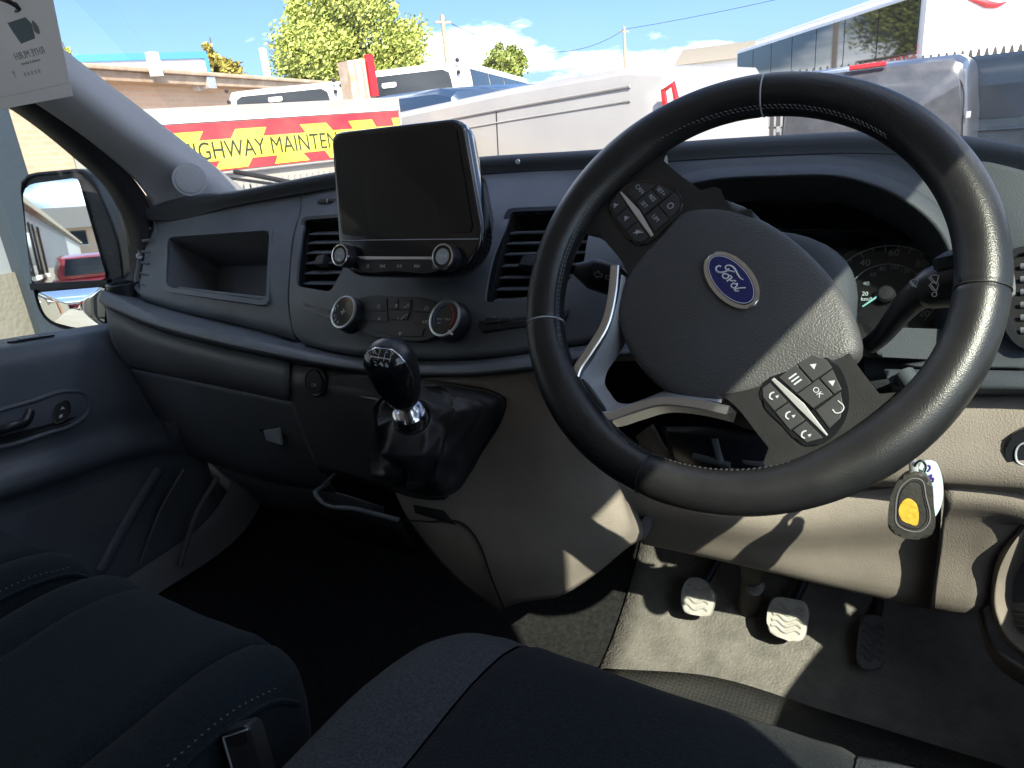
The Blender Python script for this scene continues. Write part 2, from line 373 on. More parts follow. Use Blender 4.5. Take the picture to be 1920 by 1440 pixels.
# driver door (beside the camera, shades the footwell)
dd = thing('driver_door', 'dark driver door with its window beside the steering wheel', 'door', (.86, -.2, .55))
SILL_R = 1.12
loft('door_panel', [[V((x, y, z)) for y in (-.72, -.3, .1, .34)] for x, z in ((.87, .5), (.84, .62), (.85, .8), (.82, .92), (.85, 1.0), (.84, SILL_R-.03), (.87, SILL_R), (.89, SILL_R-.02))], m_lowd, dd, 12, 4, .008)
quad('window_glass', [V((.868, -.535, SILL_R)), V((.862, .3, SILL_R-.02)), V((.79, -.02, 1.645)), V((.80, -.53, 1.645))], m_side, dd, .004)
ap = thing('windscreen_pillar', 'grey windscreen pillar trim on the driver side of the cab', 'pillar', (.8, .4, 1.1))
tube('pillar_trim', [V((.84, .40, 1.1)), V((.815, .30, 1.22)), V((.785, .16, 1.42)), V((.75, .0, 1.68)), V((.73, -.06, 1.78))], [.05, .035, .03, .03, .03], m_pil, ap, 12, n=14)

# ------------------------------------------------------------------ passenger door, pillar, window, mirror
SLP = lambda Y: 1.084 - .115*(Y+.052)
dp = thing('passenger_door', 'dark grey passenger door with window, handle recess and pocket', 'door', (-.85, 0, .55))
ys = (-.75, -.5, -.25, -.05, .1, .19, .24)
rows = ((-.89, -.03), (-.885, 0), (-.83, .004), (-.805, .0), (-.792, -.014), (-.788, -.05), (-.786, -.13), (-.792, -.185), (-.776, -.205), (-.774, -.22), (-.80, -.25), (-.806, -.32), (-.802, -.45), (-.80, -.56))
loft('door_panel', [[V((x, y, SLP(y)+dz - (.02*max(0, y-.1)/.1 if dz < -.01 else 0))) for y in ys] for x, dz in rows], m_door, dp, 40, 4, .006, angle=60)
def onx(X, pts): return [SX(x, y, X) for x, y in pts]
def yzprism(name, X, pts, d, mat, parent, bev=.001):
    # outline read at depth X, extruded towards the cab by d
    q = [SX(x, y, X) for x, y in pts]
    M = Matrix(((0, 0, 1, X), (1, 0, 0, 0), (0, 1, 0, 0), (0, 0, 0, 1)))
    ol = [(p.y, p.z) for p in q]
    A = sum(ol[i][0]*ol[(i+1) % len(ol)][1]-ol[(i+1) % len(ol)][0]*ol[i][1] for i in range(len(ol)))
    if A < 0: ol = ol[::-1]
    return prism(name, ol, 0, d, mat, parent, M, bev)
def sm(pts, n, closed=True): return [(p.x, p.y) for p in cr_pts([V((a, b, 0)) for a, b in pts], n, closed)]
rec = sm([(-30, 792), (60, 752), (130, 733), (160, 738), (166, 770), (140, 795), (90, 812), (0, 838), (-40, 840)], 40)
rec2 = sm([(-30, 800), (60, 762), (128, 744), (150, 748), (154, 770), (132, 788), (85, 803), (0, 828), (-40, 830)], 40)
hr = yzprism('handle_surround', -.788, rec, .006, m_sat, dp, .002)
tube('recess_rim', [SX(x, y, -.781) for x, y in rec], .0045, m_door, hr, 8, closed=True)
yzprism('handle_recess', -.7825, rec2, .002, m_dark, dp)
tube('door_handle', [SX(-20, 815, -.775), SX(20, 800, -.762), SX(50, 790, -.768), SX(58, 770, -.776)], .008, m_sat, dp, 8, n=14, sq=.7)
sw = yzprism('lock_switch', -.7815, sm([(104, 762), (128, 752), (131, 760), (124, 785), (103, 792), (101, 785)], 24), .004, m_btn, dp, .001)
tube('switch_edge', [SX(x, y, -.776) for x, y in sm([(104, 762), (128, 752), (131, 760), (124, 785), (103, 792), (101, 785)], 24)], .0008, m_chr, sw, 6, closed=True)
yzprism('switch_symbol', -.7772, [(117, 762), (122, 766), (113, 768)], .0004, m_wht, sw, 0)
yzprism('switch_symbol', -.7772, [(112, 778), (118, 776), (116, 783), (110, 784)], .0004, m_wht, sw, 0)
spk = sm([(50, 925), (110, 888), (180, 863), (230, 868), (268, 885), (245, 930), (190, 1040), (120, 1050), (50, 965)], 40)
yzprism('speaker_cover', -.806, spk, .006, m_lowd, dp, .003)
tube('door_ridge', [SX(300, 880, -.795), SX(250, 960, -.795), (SX(190, 1070, -.795))], .012, m_door, dp, 8, n=8, sq=.5)
# pull slot on the sill
q = [SX(x, y, -.83) for x, y in ((68, 662),)][0]
q.z = SLP(q.y)+.012
Ms = fr(q, (0, 1, -.115), (-1, 0, 0))
prism('lock_slot', rrect(.075, .02, .0095), -.001, .0015, m_sat, dp, Ms, .001)
prism('lock_button', rrect(.032, .012, .005, cx=-.006), 0, .004, m_dim, dp, Ms, .0015)
# side glass
quad('window_glass', [V((-.868, -.6, SLP(-.6)-.01)), V((-.862, .24, 1.05)), SX(205, 330, -.835), SX(35, 205, -.80), V((-.79, -.05, 1.66)), V((-.80, -.58, 1.66))], m_side, dp, .004)
pl_ = thing('windscreen_pillar', 'pale grey windscreen pillar trim with round tweeter grille on passenger side', 'pillar', (-.78, .35, 1.1))
A = [SX(-200, -150, -.655), SX(-60, -42, -.672), SX(125, 103, -.70), SX(290, 228, -.735), SX(455, 357, -.765), SX(490, 384, -.77)]
B = [SX(-210, -70, -.635), SX(-70, 30, -.655), SX(105, 150, -.682), SX(245, 258, -.715), SX(385, 352, -.745), SX(420, 385, -.752)]
B2 = [SX(-215, -10, -.66), SX(-78, 72, -.678), (SX(92, 178, -.708)), SX(215, 268, -.738), SX(325, 360, -.768), SX(350, 400, -.775)]
C = [SX(-220, 30, -.70), SX(-85, 95, -.715), SX(80, 196, -.74), SX(185, 272, -.765), SX(262, 345, -.79), SX(300, 402, -.80)]
loft('pillar_trim', [A, B, B2, C], m_pil, pl_, 40, 6, .006, angle=60)
edge = tube('glass_edge', A, .004, m_seal, pl_, 8, n=40)
D0 = [SX(-85, 95, -.722), SX(80, 196, -.748), SX(185, 272, -.772), SX(252, 340, -.798), SX(284, 400, -.82), SX(292, 500, -.83), SX(292, 580, -.835)]
D1 = [SX(-90, 110, -.745), SX(65, 205, -.772), SX(160, 280, -.795), SX(225, 345, -.815), SX(262, 410, -.828), SX(272, 500, -.832), SX(272, 590, -.835)]
D2 = [SX(-95, 130, -.77), SX(40, 208, -.80), SX(135, 283, -.82), SX(205, 350, -.838), SX(238, 420, -.852), SX(250, 500, -.86), SX(256, 600, -.86)]
loft('door_seal', [D0, [p+V((.012, -.004, 0)) for p in D1], D2], m_seal, pl_, 40, 5, .008, angle=60)
tube('seal_bead', [p+V((.014, -.004, .002)) for p in D1], .0035, m_sat, pl_, 6, n=40)
gp = SX(355, 338, -.742); gp = gp+(CAM-gp)*.035; gnv = ((CAM-gp).normalized()+V((.1, 0, .1))).normalized(); gM = fr(gp+gnv*.012, V((0, 0, 1)).cross(gnv), gnv.cross(V((0, 0, 1)).cross(gnv)))
gr = prism('tweeter_grille', ell(.0295, .0295, 40), -.012, .0, m_pil, pl_, gM, .002)
m_grl = mat('grille_mesh', (.36, .37, .38), .7, bump=1, bscale=420, btype='dots')
lathe('grille_mesh', [(.0245, .0003), (.024, .002), (.015, .0032), (.0001, .0036)], m_grl, gr, gM, 32)
# windscreen
ws = thing('windscreen', 'clear raked windscreen glass above the dashboard', 'windscreen', (0, .5, 1.25))
bot = [V((-.80, .47, 1.245)), V((-.6, .58, 1.25)), V((0, .66, 1.255)), V((.6, .58, 1.25)), V((.80, .47, 1.245))]
top = [V((-.655, -.06, 1.80)), V((-.4, -.0, 1.83)), V((0, .03, 1.845)), V((.4, -.0, 1.83)), V((.655, -.06, 1.80))]
mid = [(a+b)/2+V((0, .03, .02)) for a, b in zip(bot, top)]
loft('glass', [bot, mid, top], m_glass, ws, 24, 6)
wa = thing('wiper_arm', 'black wiper arm lying along the base of the windscreen', 'wiper', SD(460, 330, 1.5))
tube('arm', [S(440, 322, .63), S(500, 333, .635), S(560, 345, .64), S(640, 356, .645)], .006, m_seal, wa, 6, n=10)
tube('blade', [S(425, 333, .63), S(560, 352, .64)], .004, m_sat, wa, 6, n=6)
# door mirror
dm = thing('door_mirror', 'black door mirror with flat upper glass and curved lower glass', 'mirror', (-1.0, .2, 1.05))
dray = ray(193, 492).normalized(); mn = (V((0.0, -1, -.005))-dray).normalized()
M0 = SX(130, 430, -1.06)
mx_ = V((0, 0, 1)).cross(mn).normalized(); my_ = mn.cross(mx_)
MM = fr(M0, mx_, my_)
def onm(pts, off=0):
    out = []
    for x, y in pts:
        p = SP(x, y, M0+mn*off, mn)-M0; out.append((p.dot(mx_), p.dot(my_)))
    return out
hou = onm(rpn([(34, 328), (150, 317), (172, 330), (224, 450), (232, 560), (205, 622), (150, 626), (80, 606), (60, 545)], [30, 16, 30, 60, 60, 40, 40, 40, 60], 48), .004)
def shrink(o, f):
    cx = sum(p[0] for p in o)/len(o); cy = sum(p[1] for p in o)/len(o); return [((p[0]-cx)*f+cx, (p[1]-cy)*f+cy) for p in o]
if sum(hou[i][0]*hou[(i+1) % 48][1]-hou[(i+1) % 48][0]*hou[i][1] for i in range(48)) < 0: hou = hou[::-1]
lp = []
for f, z in ((.965, -.004), (.98, .004), (1.0, .003), (1.01, -.01), (1.0, -.05), (.9, -.085), (.65, -.11), (.1, -.12)):
    lp.append([MM @ V((p[0], p[1], z)) for p in shrink(hou, f)])
loft('housing', lp, m_mhou, dm, 48, 3, closed=True, lineu=True)
g1 = onm(rpn([(43, 347), (148, 333), (202, 524), (62, 532)], [26, 8, 10, 12], 60))
prism('mirror_glass', g1 if sum(g1[i][0]*g1[(i+1) % 60][1]-g1[(i+1) % 60][0]*g1[i][1] for i in range(60)) > 0 else g1[::-1], -.003, .0035, m_mirr, dm, MM)
g2 = onm(rpn([(70, 548), (200, 537), (198, 614), (150, 616), (88, 600)], [10, 12, 16, 40, 40], 48))
loops = []
for f in (1.0, .8, .6, .4, .2, .01):
    loops.append([MM @ V((p[0], p[1], .0035+.0045*(1-f*f))) for p in shrink(g2, f)])
loft('wide_angle_glass', loops, m_mirr, dm, 48, 3, closed=True, lineu=True, angle=80)
loft('backing_plate', [[MM @ V((p[0], p[1], -.0042)) for p in shrink(hou, .985)], [MM @ V((p[0], p[1], -.0042)) for p in shrink(hou, .01)]], m_sat, dm, 48, 2, closed=True, lineu=True)
prism('divider', onm([(58, 531), (60, 543), (205, 536), (203, 524)], .0), -.003, .006, m_mhou, dm, MM, .001)
tube('mirror_arm', [SX(225, 520, -1.03)+V((0, .03, 0)), SX(232, 560, -.97), SX(236, 600, -.90), SX(236, 625, -.87)], .032, m_mhou, dm, 12, n=10)
# ================================================================== dashboard
da = thing('dashboard', 'dark grey moulded van dashboard with vents, trays and instrument hood', 'dashboard', (0, .3, .8))
# top pad and its lip
lipT = LY((262, 398, .245), (275, 392, .25), (450, 360, .262), (620, 328, .27), (900, 300, .28), (1120, 287, .28), (1284, 272, .28), (1450, 262, .28), (1634, 255, .27), (1809, 264, .26), (1925, 283, .25)) + [V((.70, .24, 1.275)), V((.84, .22, 1.25))]
lipB = LY((270, 410, .248), (285, 412, .252), (450, 383, .264), (620, 353, .27), (900, 326, .278), (1120, 314, .277), (1284, 300, .275), (1450, 291, .272), (1634, 287, .265), (1809, 300, .255), (1925, 322, .245)) + [V((.70, .235, 1.255)), V((.84, .215, 1.23))]
far = [V((p.x, min(.66, p.y+.27+.08*(1-(p.x/.8)**2)), 1.245)) for p in lipT]
midp = [V((p.x, p.y+.06, p.z-.004)) for p in lipT]
cap = [p+V((0, .008, .0025)) for p in lipT]
loft('top_pad', [far, midp, cap, lipT, [a.lerp(b, .12)+V((0, -.002, 0)) for a, b in zip(lipT, lipB)], [a.lerp(b, .9)+V((0, .0, 0)) for a, b in zip(lipT, lipB)], lipB, [p+V((0, .02, .004)) for p in lipB]], m_pad_sun_dim, da, 70, 4, angle=60)
# left fascia with storage tray
fl = [LY((283, 414, .268), (330, 406, .27), (450, 386, .275), (566, 366, .28)),
      LY((281, 430, .262), (330, 421, .262), (450, 402, .266), (567, 383, .27)),
      LY((276, 470, .235), (330, 466, .232), (450, 455, .228), (552, 446, .226)),
      LY((270, 510, .20), (330, 512, .195), (450, 512, .188), (546, 512, .182)),
      LY((266, 540, .175), (330, 552, .168), (450, 566, .158), (544, 580, .148)),
      LY((268, 556, .165), (330, 576, .160), (450, 602, .150), (556, 632, .135)),
      LY((280, 566, .178), (340, 584, .175), (450, 609, .165), (562, 640, .15))]
fascia = loft('fascia_panel', fl, m_dash_lift, da, 40, 5, .004, angle=60)
def pt_plane(a, b, c):
    n = (b-a).cross(c-a).normalized()
    if n.dot(CAM-a) < 0: n = -n
    return a, n
def planefr(a, n):
    x = V((1, 0, 0)); x = (x-n*x.dot(n)).normalized(); return fr(a, x, n.cross(x))
def onp(M, n, pts, off=0):
    o = M.translation; Mi = M.inverted(); out = []
    for x, y in pts:
        p = Mi @ SP(x, y, o+n*off, n); out.append((p.x, p.y))
    A_ = sum(out[i][0]*out[(i+1) % len(out)][1]-out[(i+1) % len(out)][0]*out[i][1] for i in range(len(out)))
    return out if A_ > 0 else out[::-1]
a, n = pt_plane(S(320, 450, .243), S(510, 435, .236), S(410, 560, .158)); TM = planefr(a, n)
tro = onp(TM, n, rpn([(309, 440), (516, 426), (507, 576), (305, 548)], [14, 12, 14, 16], 72))
tri = onp(TM, n, rpn([(318, 447), (509, 434), (502, 566), (315, 540)], [10, 9, 11, 13], 72))
cut(fascia, [prism('cutter', tri, -.06, .03, m_dark, None, TM)])
ring('tray_surround', tro, tri, -.006, .0045, m_dash_lift, da, TM)
tl_ = [[TM @ V((p[0], p[1], .0)) for p in tri], [TM @ V((p[0]*.98, p[1]*.98-.002, -.05)) for p in tri], [TM @ V((p[0]*.9, p[1]*.86, -.11)) for p in tri], [TM @ V((p[0]*.0002, p[1]*.0002, -.112)) for p in tri]]
loft('storage_tray', tl_, m_lowd, da, 72, 3, closed=True, lineu=True, lin=True, angle=30)
tube('tray_lip', [TM @ V((x, y, -.006)) for x, y in onp(TM, n, [(330, 538), (410, 548), (500, 558)])][::-1], .004, m_dash_lift, da, 6, n=10)
# centre fascia
fc = [LY((568, 366, .28), (620, 356, .28), (760, 342, .284), (900, 330, .286), (1000, 323, .285), (1120, 317, .285), (1200, 312, .285)),
      LY((569, 383, .27), (620, 376, .266), (760, 362, .262), (900, 346, .262), (1000, 342, .262), (1120, 340, .262), (1200, 340, .262)),
      LY((556, 446, .222), (620, 440, .208), (760, 430, .19), (900, 420, .185), (1000, 415, .19), (1120, 412, .2), (1200, 410, .21)),
      LY((549, 512, .178), (620, 505, .155), (760, 500, .135), (900, 495, .128), (1000, 490, .135), (1120, 488, .15), (1200, 487, .165)),
      LY((548, 580, .143), (620, 588, .12), (760, 590, .098), (900, 592, .092), (1000, 585, .10), (1120, 575, .12), (1200, 570, .14)),
      LY((560, 630, .13), (630, 642, .108), (760, 652, .088), (900, 652, .083), (1000, 640, .09), (1120, 622, .108), (1200, 612, .13)),
      LY((572, 640, .127), (632, 652, .106), (760, 662, .086), (900, 661, .081), (1000, 649, .088), (1120, 630, .106), (1200, 620, .128)),
      LY((575, 646, .15), (635, 660, .13), (760, 670, .11), (900, 668, .105), (1000, 655, .11), (1120, 637, .128), (1200, 628, .15))]
centre = loft('centre_fascia', fc, m_dash_lift, da, 60, 5, .004, angle=60)
# air vents of the centre fascia
def vent(px, plane, slats, tab, btns, name='air_vent'):
    a, n = plane; M = planefr(a, n)
    k = len(px)
    outer = onp(M, n, rpn(px[0], 12, 72)); inner = onp(M, n, rpn(px[1], 8, 72))
    v = ring(name, outer, inner, -.004, .0045, m_sat, da, M)
    box_ = loft('vent_duct', [[M @ V((p[0], p[1], .001)) for p in inner], [M @ V((p[0], p[1], -.035)) for p in inner], [M @ V((p[0]*.0002, p[1]*.0002, -.036)) for p in inner]], m_dark, v, 72, 2, closed=True, lineu=True, lin=True)
    for (xa, ya, xb, yb) in slats:
        pa, pb = SP(xa, ya, a, n), SP(xb, yb, a, n)
        d = (pb-pa); up_ = n.cross(d).normalized()
        sM = fr((pa+pb)/2-n*.010, d, (n*-.75+up_*.66*(1 if up_.z > 0 else -1)))
        box('slat', -d.length/2, d.length/2, -.0085, .0085, -.0012, .0012, m_dash_lift, v, sM, .0009)
    if tab:
        p = SP(tab[0], tab[1], a, n); tM = fr(p, M.col[0].xyz, M.col[1].xyz)
        prism('adjuster_tab', [(-tab[2], -tab[3]*.8), (tab[2], -tab[3]), (tab[2]*.8, tab[3]), (-tab[2]*.8, tab[3]*.9)], -.008, .007, m_btn, v, tM, .0015)
    for ol in btns:
        prism('switch', onp(M, n, ol), -.003, .0065, m_btn, v, M, .001)
    return v, M, n
cl = []
pv1 = pt_plane(S(570, 420, .24), S(640, 415, .222), S(600, 580, .13))
v1o = [(569, 409), (668, 402), (666, 520), (634, 605), (560, 578), (558, 540)]
v1i = [(575, 415), (662, 408), (659, 515), (632, 554), (564, 541), (566, 520)]
pv2 = pt_plane(S(950, 405, .195), S(1060, 400, .20), S(950, 600, .095))
v2o = [(952, 394), (1120, 388), (1110, 500), (1060, 606), (897, 625)]
v2i = [(960, 401), (1112, 396), (1102, 500), (1054, 560), (917, 578)]
cutters = []
for pv, vi in ((pv1, v1i), (pv2, v2i)):
    M = planefr(*pv); cutters.append(prism('cutter', onp(M, pv[1], rpn(vi, 8, 72)), -.05, .05, m_dark, None, M))
cut(centre, cutters)
vent((v1o, v1i), pv1, [(578, 432, 660, 430), (576, 449, 658, 447), (573, 468, 655, 466), (571, 487, 652, 485), (569, 506, 648, 504), (567, 525, 643, 525)], (605, 490, .012, .008), [[(567, 547), (600, 553), (600, 582), (578, 576), (568, 562)], [(603, 554), (630, 558), (630, 590), (604, 585)]])
vB, MB_, nB = vent((v2o, v2i), pv2, [(955, 428, 1108, 424), (950, 448, 1105, 444), (945, 468, 1100, 464), (940, 490, 1095, 486), (935, 512, 1088, 508), (929, 534, 1080, 530), (924, 555, 1070, 552)], (1000, 494, .016, .008), [[(920, 583), (938, 579), (938, 608), (912, 612)], [(941, 579), (962, 577), (962, 606), (941, 608)], [(965, 576), (1000, 572), (1000, 602), (965, 605)], [(1003, 571), (1050, 565), (1050, 596), (1003, 601)]])
for i, (x0, y0, x1, y1) in enumerate(((921, 584, 933, 580), (941, 580, 957, 578), (965, 577, 985, 574))):
    tube('switch_light', [SP(x0, y0, pv2[0]+nB*.0072, nB), SP(x1, y1, pv2[0]+nB*.0072, nB)], .0007, m_wht, vB, 6)
for x, y, s in ((927, 592, 'O'), (949, 590, 'N'), (975, 588, 'P')):
    p = SP(x, y, pv2[0]+nB*.0072, nB); text('switch_symbol', s, .007, m_dim, vB, fr(p, MB_.col[0].xyz, MB_.col[1].xyz))
# side vent at the passenger end
pvs = pt_plane(S(268, 430, .25), S(268, 540, .19), S(288, 420, .262))
sv = tube('side_vent', [S(x, y, d) for x, y, d in ((270, 418, .255), (288, 412, .262), (284, 480, .232), (274, 552, .17), (262, 548, .172), (262, 480, .225))], .004, m_dash_lift, da, 8, closed=True, n=40)
for i in range(6):
    t = i/5; tube('slat', [S(262+6*(1-t), 432+20*i, .245-.07*t), S(283-6*t, 428+22*i, .252-.078*t)], .0028, m_dash_lift, sv, 6, sq=.5)
lathe('thumb_wheel', [(.009, -.004), (.0095, 0), (.009, .004)], m_slv, sv, fr(S(274, 424, .25), (0, 0, 1), (0, 1, 0)), 16)
lathe('thumb_wheel', [(.005, -.003), (.006, 0), (.005, .003)], m_wht, sv, fr(S(261, 480, .215), (0, 0, 1), (0, 1, 0)), 14)
# thumb wheels above the vents
for (x0, y0, x1, y1, Y0, Y1) in ((588, 381, 640, 379, .268, .262), (985, 366, 1070, 366, .2485, .2485)):
    pa, pb = S(x0, y0, Y0), S(x1, y1, Y1); d = pb-pa; nM = fr((pa+pb)/2, d, (0, .3, 1))
    tw = prism('vent_dial_slot', rrect(d.length, .013, .006), -.004, .0022, m_sat, da, nM, .001)
    L_ = d.length
    tube('vent_dial', [nM @ V((-L_*.28, 0, .001)), nM @ V((-L_*.1, .001, .006)), nM @ V((L_*.15, .001, .007)), nM @ V((L_*.4, 0, .001))], .0042, m_btn, tw, 8, n=16)
    prism('dial_mark', rrect(.0016, .006, .0005), .009, .0112, m_wht, tw, nM @ Matrix.Translation((L_*.18, .001, 0)))
# ledge below the fascia
lg = [LY((232, 545, .20), (300, 568, .185), (400, 597, .17), (520, 627, .155), (575, 645, .145), (640, 662, .125), (760, 671, .108), (900, 669, .103), (1000, 656, .108), (1120, 638, .125), (1200, 630, .14)),
      LY((205, 545, .155), (300, 585, .13), (400, 611, .118), (520, 641, .105), (575, 656, .095), (640, 671, .08), (760, 682, .068), (900, 680, .064), (1000, 668, .07), (1120, 650, .09), (1200, 645, .11)),
      LY((188, 556, .11), (270, 594, .09), (400, 631, .073), (520, 657, .062), (575, 668, .057), (640, 679, .05), (760, 690, .045), (900, 690, .043), (1000, 679, .05), (1120, 660, .07), (1200, 655, .09)),
      LY((186, 564, .104), (268, 600, .085), (400, 638, .069), (520, 664, .058), (575, 675, .053), (640, 686, .046), (760, 697, .041), (900, 697, .039), (1000, 686, .046), (1120, 667, .066), (1200, 662, .086)),
      LY((192, 572, .112), (272, 608, .10), (400, 645, .086), (520, 671, .075), (575, 682, .07), (640, 693, .063), (760, 703, .06), (900, 703, .06), (1000, 692, .065), (1120, 674, .085), (1200, 670, .1)),
      LY((200, 578, .13), (278, 614, .12), (400, 651, .11), (520, 678, .1), (575, 689, .095), (640, 699, .09), (760, 708, .088), (900, 708, .085), (1000, 698, .09), (1120, 680, .11), (1200, 676, .12))]
loft('ledge', lg, m_dash_lift, da, 70, 4, angle=70)
# cup ring at the far end of the ledge
cp = S(234, 540, .175)
lathe('cup_holder', [(.028, -.02), (.031, -.02), (.0315, .004), (.029, .005), (.027, .003), (.026, -.018)], m_sat, da, fr(cp+V((0, 0, .006)), (1, 0, 0), (0, 1, 0)), 32)
# glovebox side
gp_ = [LY((198, 574, .118), (275, 612, .105), (400, 649, .09), (545, 681, .078)),
       LY((205, 600, .103), (280, 635, .088), (400, 668, .075), (544, 700, .063)),
       LY((214, 640, .10), (300, 668, .085), (400, 692, .073), (543, 725, .06)),
       LY((236, 678, .112), (310, 696, .10), (420, 719, .085), (545, 746, .07)),
       LY((240, 682, .125), (312, 699, .115), (420, 722, .10), (546, 749, .085))]
loft('glovebox_pad', gp_, m_lowd, da, 40, 5, .004, angle=60)
gb = [LY((248, 690, .118), (330, 706, .105), (430, 727, .092), (560, 754, .075)),
      LY((275, 740, .135), (345, 755, .12), (440, 776, .105), (575, 800, .09)),
      LY((305, 795, .165), (370, 815, .15), (460, 838, .135), (600, 860, .12)),
      LY((335, 838, .20), (400, 858, .19), (500, 885, .175), (620, 905, .16)),
      LY((350, 850, .25), (410, 870, .24), (510, 900, .225), (630, 920, .21))]
glv = loft('glovebox_lid', gb, m_lowd, da, 40, 5, .004, angle=60)
tube('latch_bar', [S(443, 753, .098), S(480, 762, .093), S(514, 771, .09)], .003, m_dim, glv, 8, n=8)
lt = [S(445, 758, .1), S(515, 775, .089), S(530, 832, .1), S(500, 823, .104)]
mesh('latch_recess', lt, [(0, 1, 2, 3)], m_dark, glv, False)
mesh('latch_pull', [S(497, 806, .099), S(526, 801, .094), S(531, 832, .098), S(503, 823, .103)], [(0, 1, 2, 3)], m_dim, glv, False, thick=.004)
loft('side_bracket', [LY((292, 740, .16), (300, 790, .17), (292, 828, .18)), LY((305, 790, .15), (312, 838, .165), (308, 846, .17)), LY((346, 775, .145), (338, 822, .16), (325, 843, .17)), LY((350, 770, .17), (350, 820, .18), (345, 840, .19))], m_dash_lift, da, 16, 4, .004)
loft('lower_bulkhead_trim', [LY((350, 850, .26), (420, 876, .25), (540, 905, .23), (640, 925, .21), (720, 950, .2)), LY((345, 900, .33), (420, 930, .33), (540, 960, .32), (640, 980, .3), (720, 1000, .28))], m_lowd, da, 20, 3, .004)
# centre lower panel with socket and card slot
cpn = [LY((549, 684, .082), (640, 698, .074), (740, 706, .072), (860, 708, .07)),
       LY((545, 706, .066), (640, 720, .058), (740, 728, .055), (860, 722, .052)),
       LY((548, 745, .07), (640, 758, .062), (740, 766, .06), (860, 760, .058)),
       LY((565, 800, .09), (650, 815, .082), (740, 830, .078), (860, 830, .075)),
       LY((600, 880, .13), (660, 895, .12), (750, 920, .11), (860, 930, .105))]
lowc = loft('lower_centre_panel', cpn, m_lowd, da, 30, 5, .004, angle=60)
soM = fr(S(594, 716, .055), (1, 0, 0), (0, .25, 1))
sk = lathe('power_socket', [(.021, -.003), (.021, .003), (.0185, .005), (.0165, .004)], m_sat, da, soM, 32)
lathe('socket_cap', [(.0162, .003), (.016, .0055), (.0001, .006)], m_sat, sk, soM, 28)
text('socket_symbol', '12V', .007, m_dim, sk, soM @ Matrix.Translation((0, -.004, .0062)))
a, n = pt_plane(S(620, 718, .056), S(700, 732, .052), S(620, 740, .059)); cM = planefr(a, n)
cs = prism('card_slot', onp(cM, n, sm([(622, 708), (632, 706), (720, 722), (730, 745), (700, 748), (625, 735)], 24)), -.002, .0018, m_lowd, da, cM, .001)
tube('slot_edge', [SP(x, y, a+n*.002, n) for x, y in ((625, 733), (660, 740), (715, 750))], .0011, m_dim, cs, 6)
# open bin below
bn = tube('bin_edge', [S(627, 890, .115), S(606, 912, .05), S(592, 928, .02), S(600, 938, .018), S(670, 955, .02), (S(748, 975, .03))], .0035, m_dash_lift, da, 8, n=30)
loft('bin_front', [[S(593, 932, .02), S(670, 955, .02), S(750, 976, .03)], [S(640, 1000, .06), S(710, 1020, .06), S(790, 1040, .07)]], m_carp_shade, da, 10, 3, .004)
# console carrying the gear lever
co = [LY((722, 790, .05), (728, 870, .045), (748, 940, .04), (795, 1015, .035), (855, 1085, .035), (935, 1146, .05)),
      LY((735, 745, .05), (745, 860, .034), (775, 940, .026), (830, 1015, .022), (890, 1080, .024), (950, 1138, .04)),
      LY((790, 712, .05), (800, 850, .032), (830, 930, .022), (880, 1000, .016), (930, 1060, .016), (985, 1128, .03)),
      LY((900, 706, .05), (910, 820, .034), (930, 910, .024), (965, 990, .018), (1010, 1060, .018), (1050, 1118, .032)),
      LY((1010, 694, .06), (1040, 790, .044), (1065, 890, .034), (1085, 960, .03), (1100, 1030, .03), (1110, 1082, .045)),
      LY((1080, 690, .08), (1115, 790, .062), (1145, 880, .054), (1165, 940, .05), (1180, 990, .055), (1180, 1025, .065)),
      LY((1095, 690, .10), (1130, 790, .09), (1158, 880, .085), (1176, 940, .085), (1198, 990, .085), (1202, 1012, .09)),
      LY((1100, 690, .16), (1140, 790, .15), (1170, 880, .15), (1190, 940, .15), (1205, 990, .15), (1210, 1010, .15))]
cons = loft('gear_console', co, m_low, da, 40, 5, .004, angle=70)
loft('console_underside', [co[0][-1:]+[l[-1] for l in co[1:]], [l[-1]+V((0, .12, .02)) for l in ([co[0]]+co[1:])]], m_lowd, da, 20, 2)
# storage flap on the console
fp = [S(x, y, d) for x, y, d in ((752, 975, .0345), (800, 978, .0225), (880, 992, .0125), (893, 1010, .012), (920, 1080, .0135), (946, 1145, .037))]
tube('console_seam', fp, .0012, m_dark, da, 6, n=30)
mesh('console_notch', [S(775, 946, .022), S(832, 957, .0185), (S(856, 985, .0125)), S(778, 962, .0225)], [(0, 1, 2, 3)], m_dark, da, False)
# knee panels below the wheel
kp = [LY((1168, 915, 0.130), (1300, 930, 0.135), (1450, 945, 0.145), (1600, 925, 0.155), (1766, 905, 0.160)),
      LY((1172, 925, 0.123), (1300, 940, 0.130), (1450, 957, 0.140), (1600, 940, 0.150), (1766, 915, 0.155)),
      LY((1190, 985, 0.145), (1300, 1005, 0.150), (1450, 1030, 0.160), (1600, 1030, 0.175), (1757, 1030, 0.185)),
      LY((1204, 1012, 0.160), (1300, 1032, 0.165), (1450, 1066, 0.175), (1600, 1102, 0.195), (1744, 1134, 0.210)),
      LY((1206, 1014, 0.185), (1300, 1034, 0.190), (1450, 1068, 0.200), (1600, 1104, 0.220), (1744, 1136, 0.235))]
loft('knee_panel', kp, m_low, da, 40, 5, .004, angle=60)
text('panel_marking', '-->PP<--', .009, m_lowd, da, fr(S(1690, 1113, .202), S(1720, 1120, .206)-S(1660, 1106, .196), (0, .3, 1)), .0004)
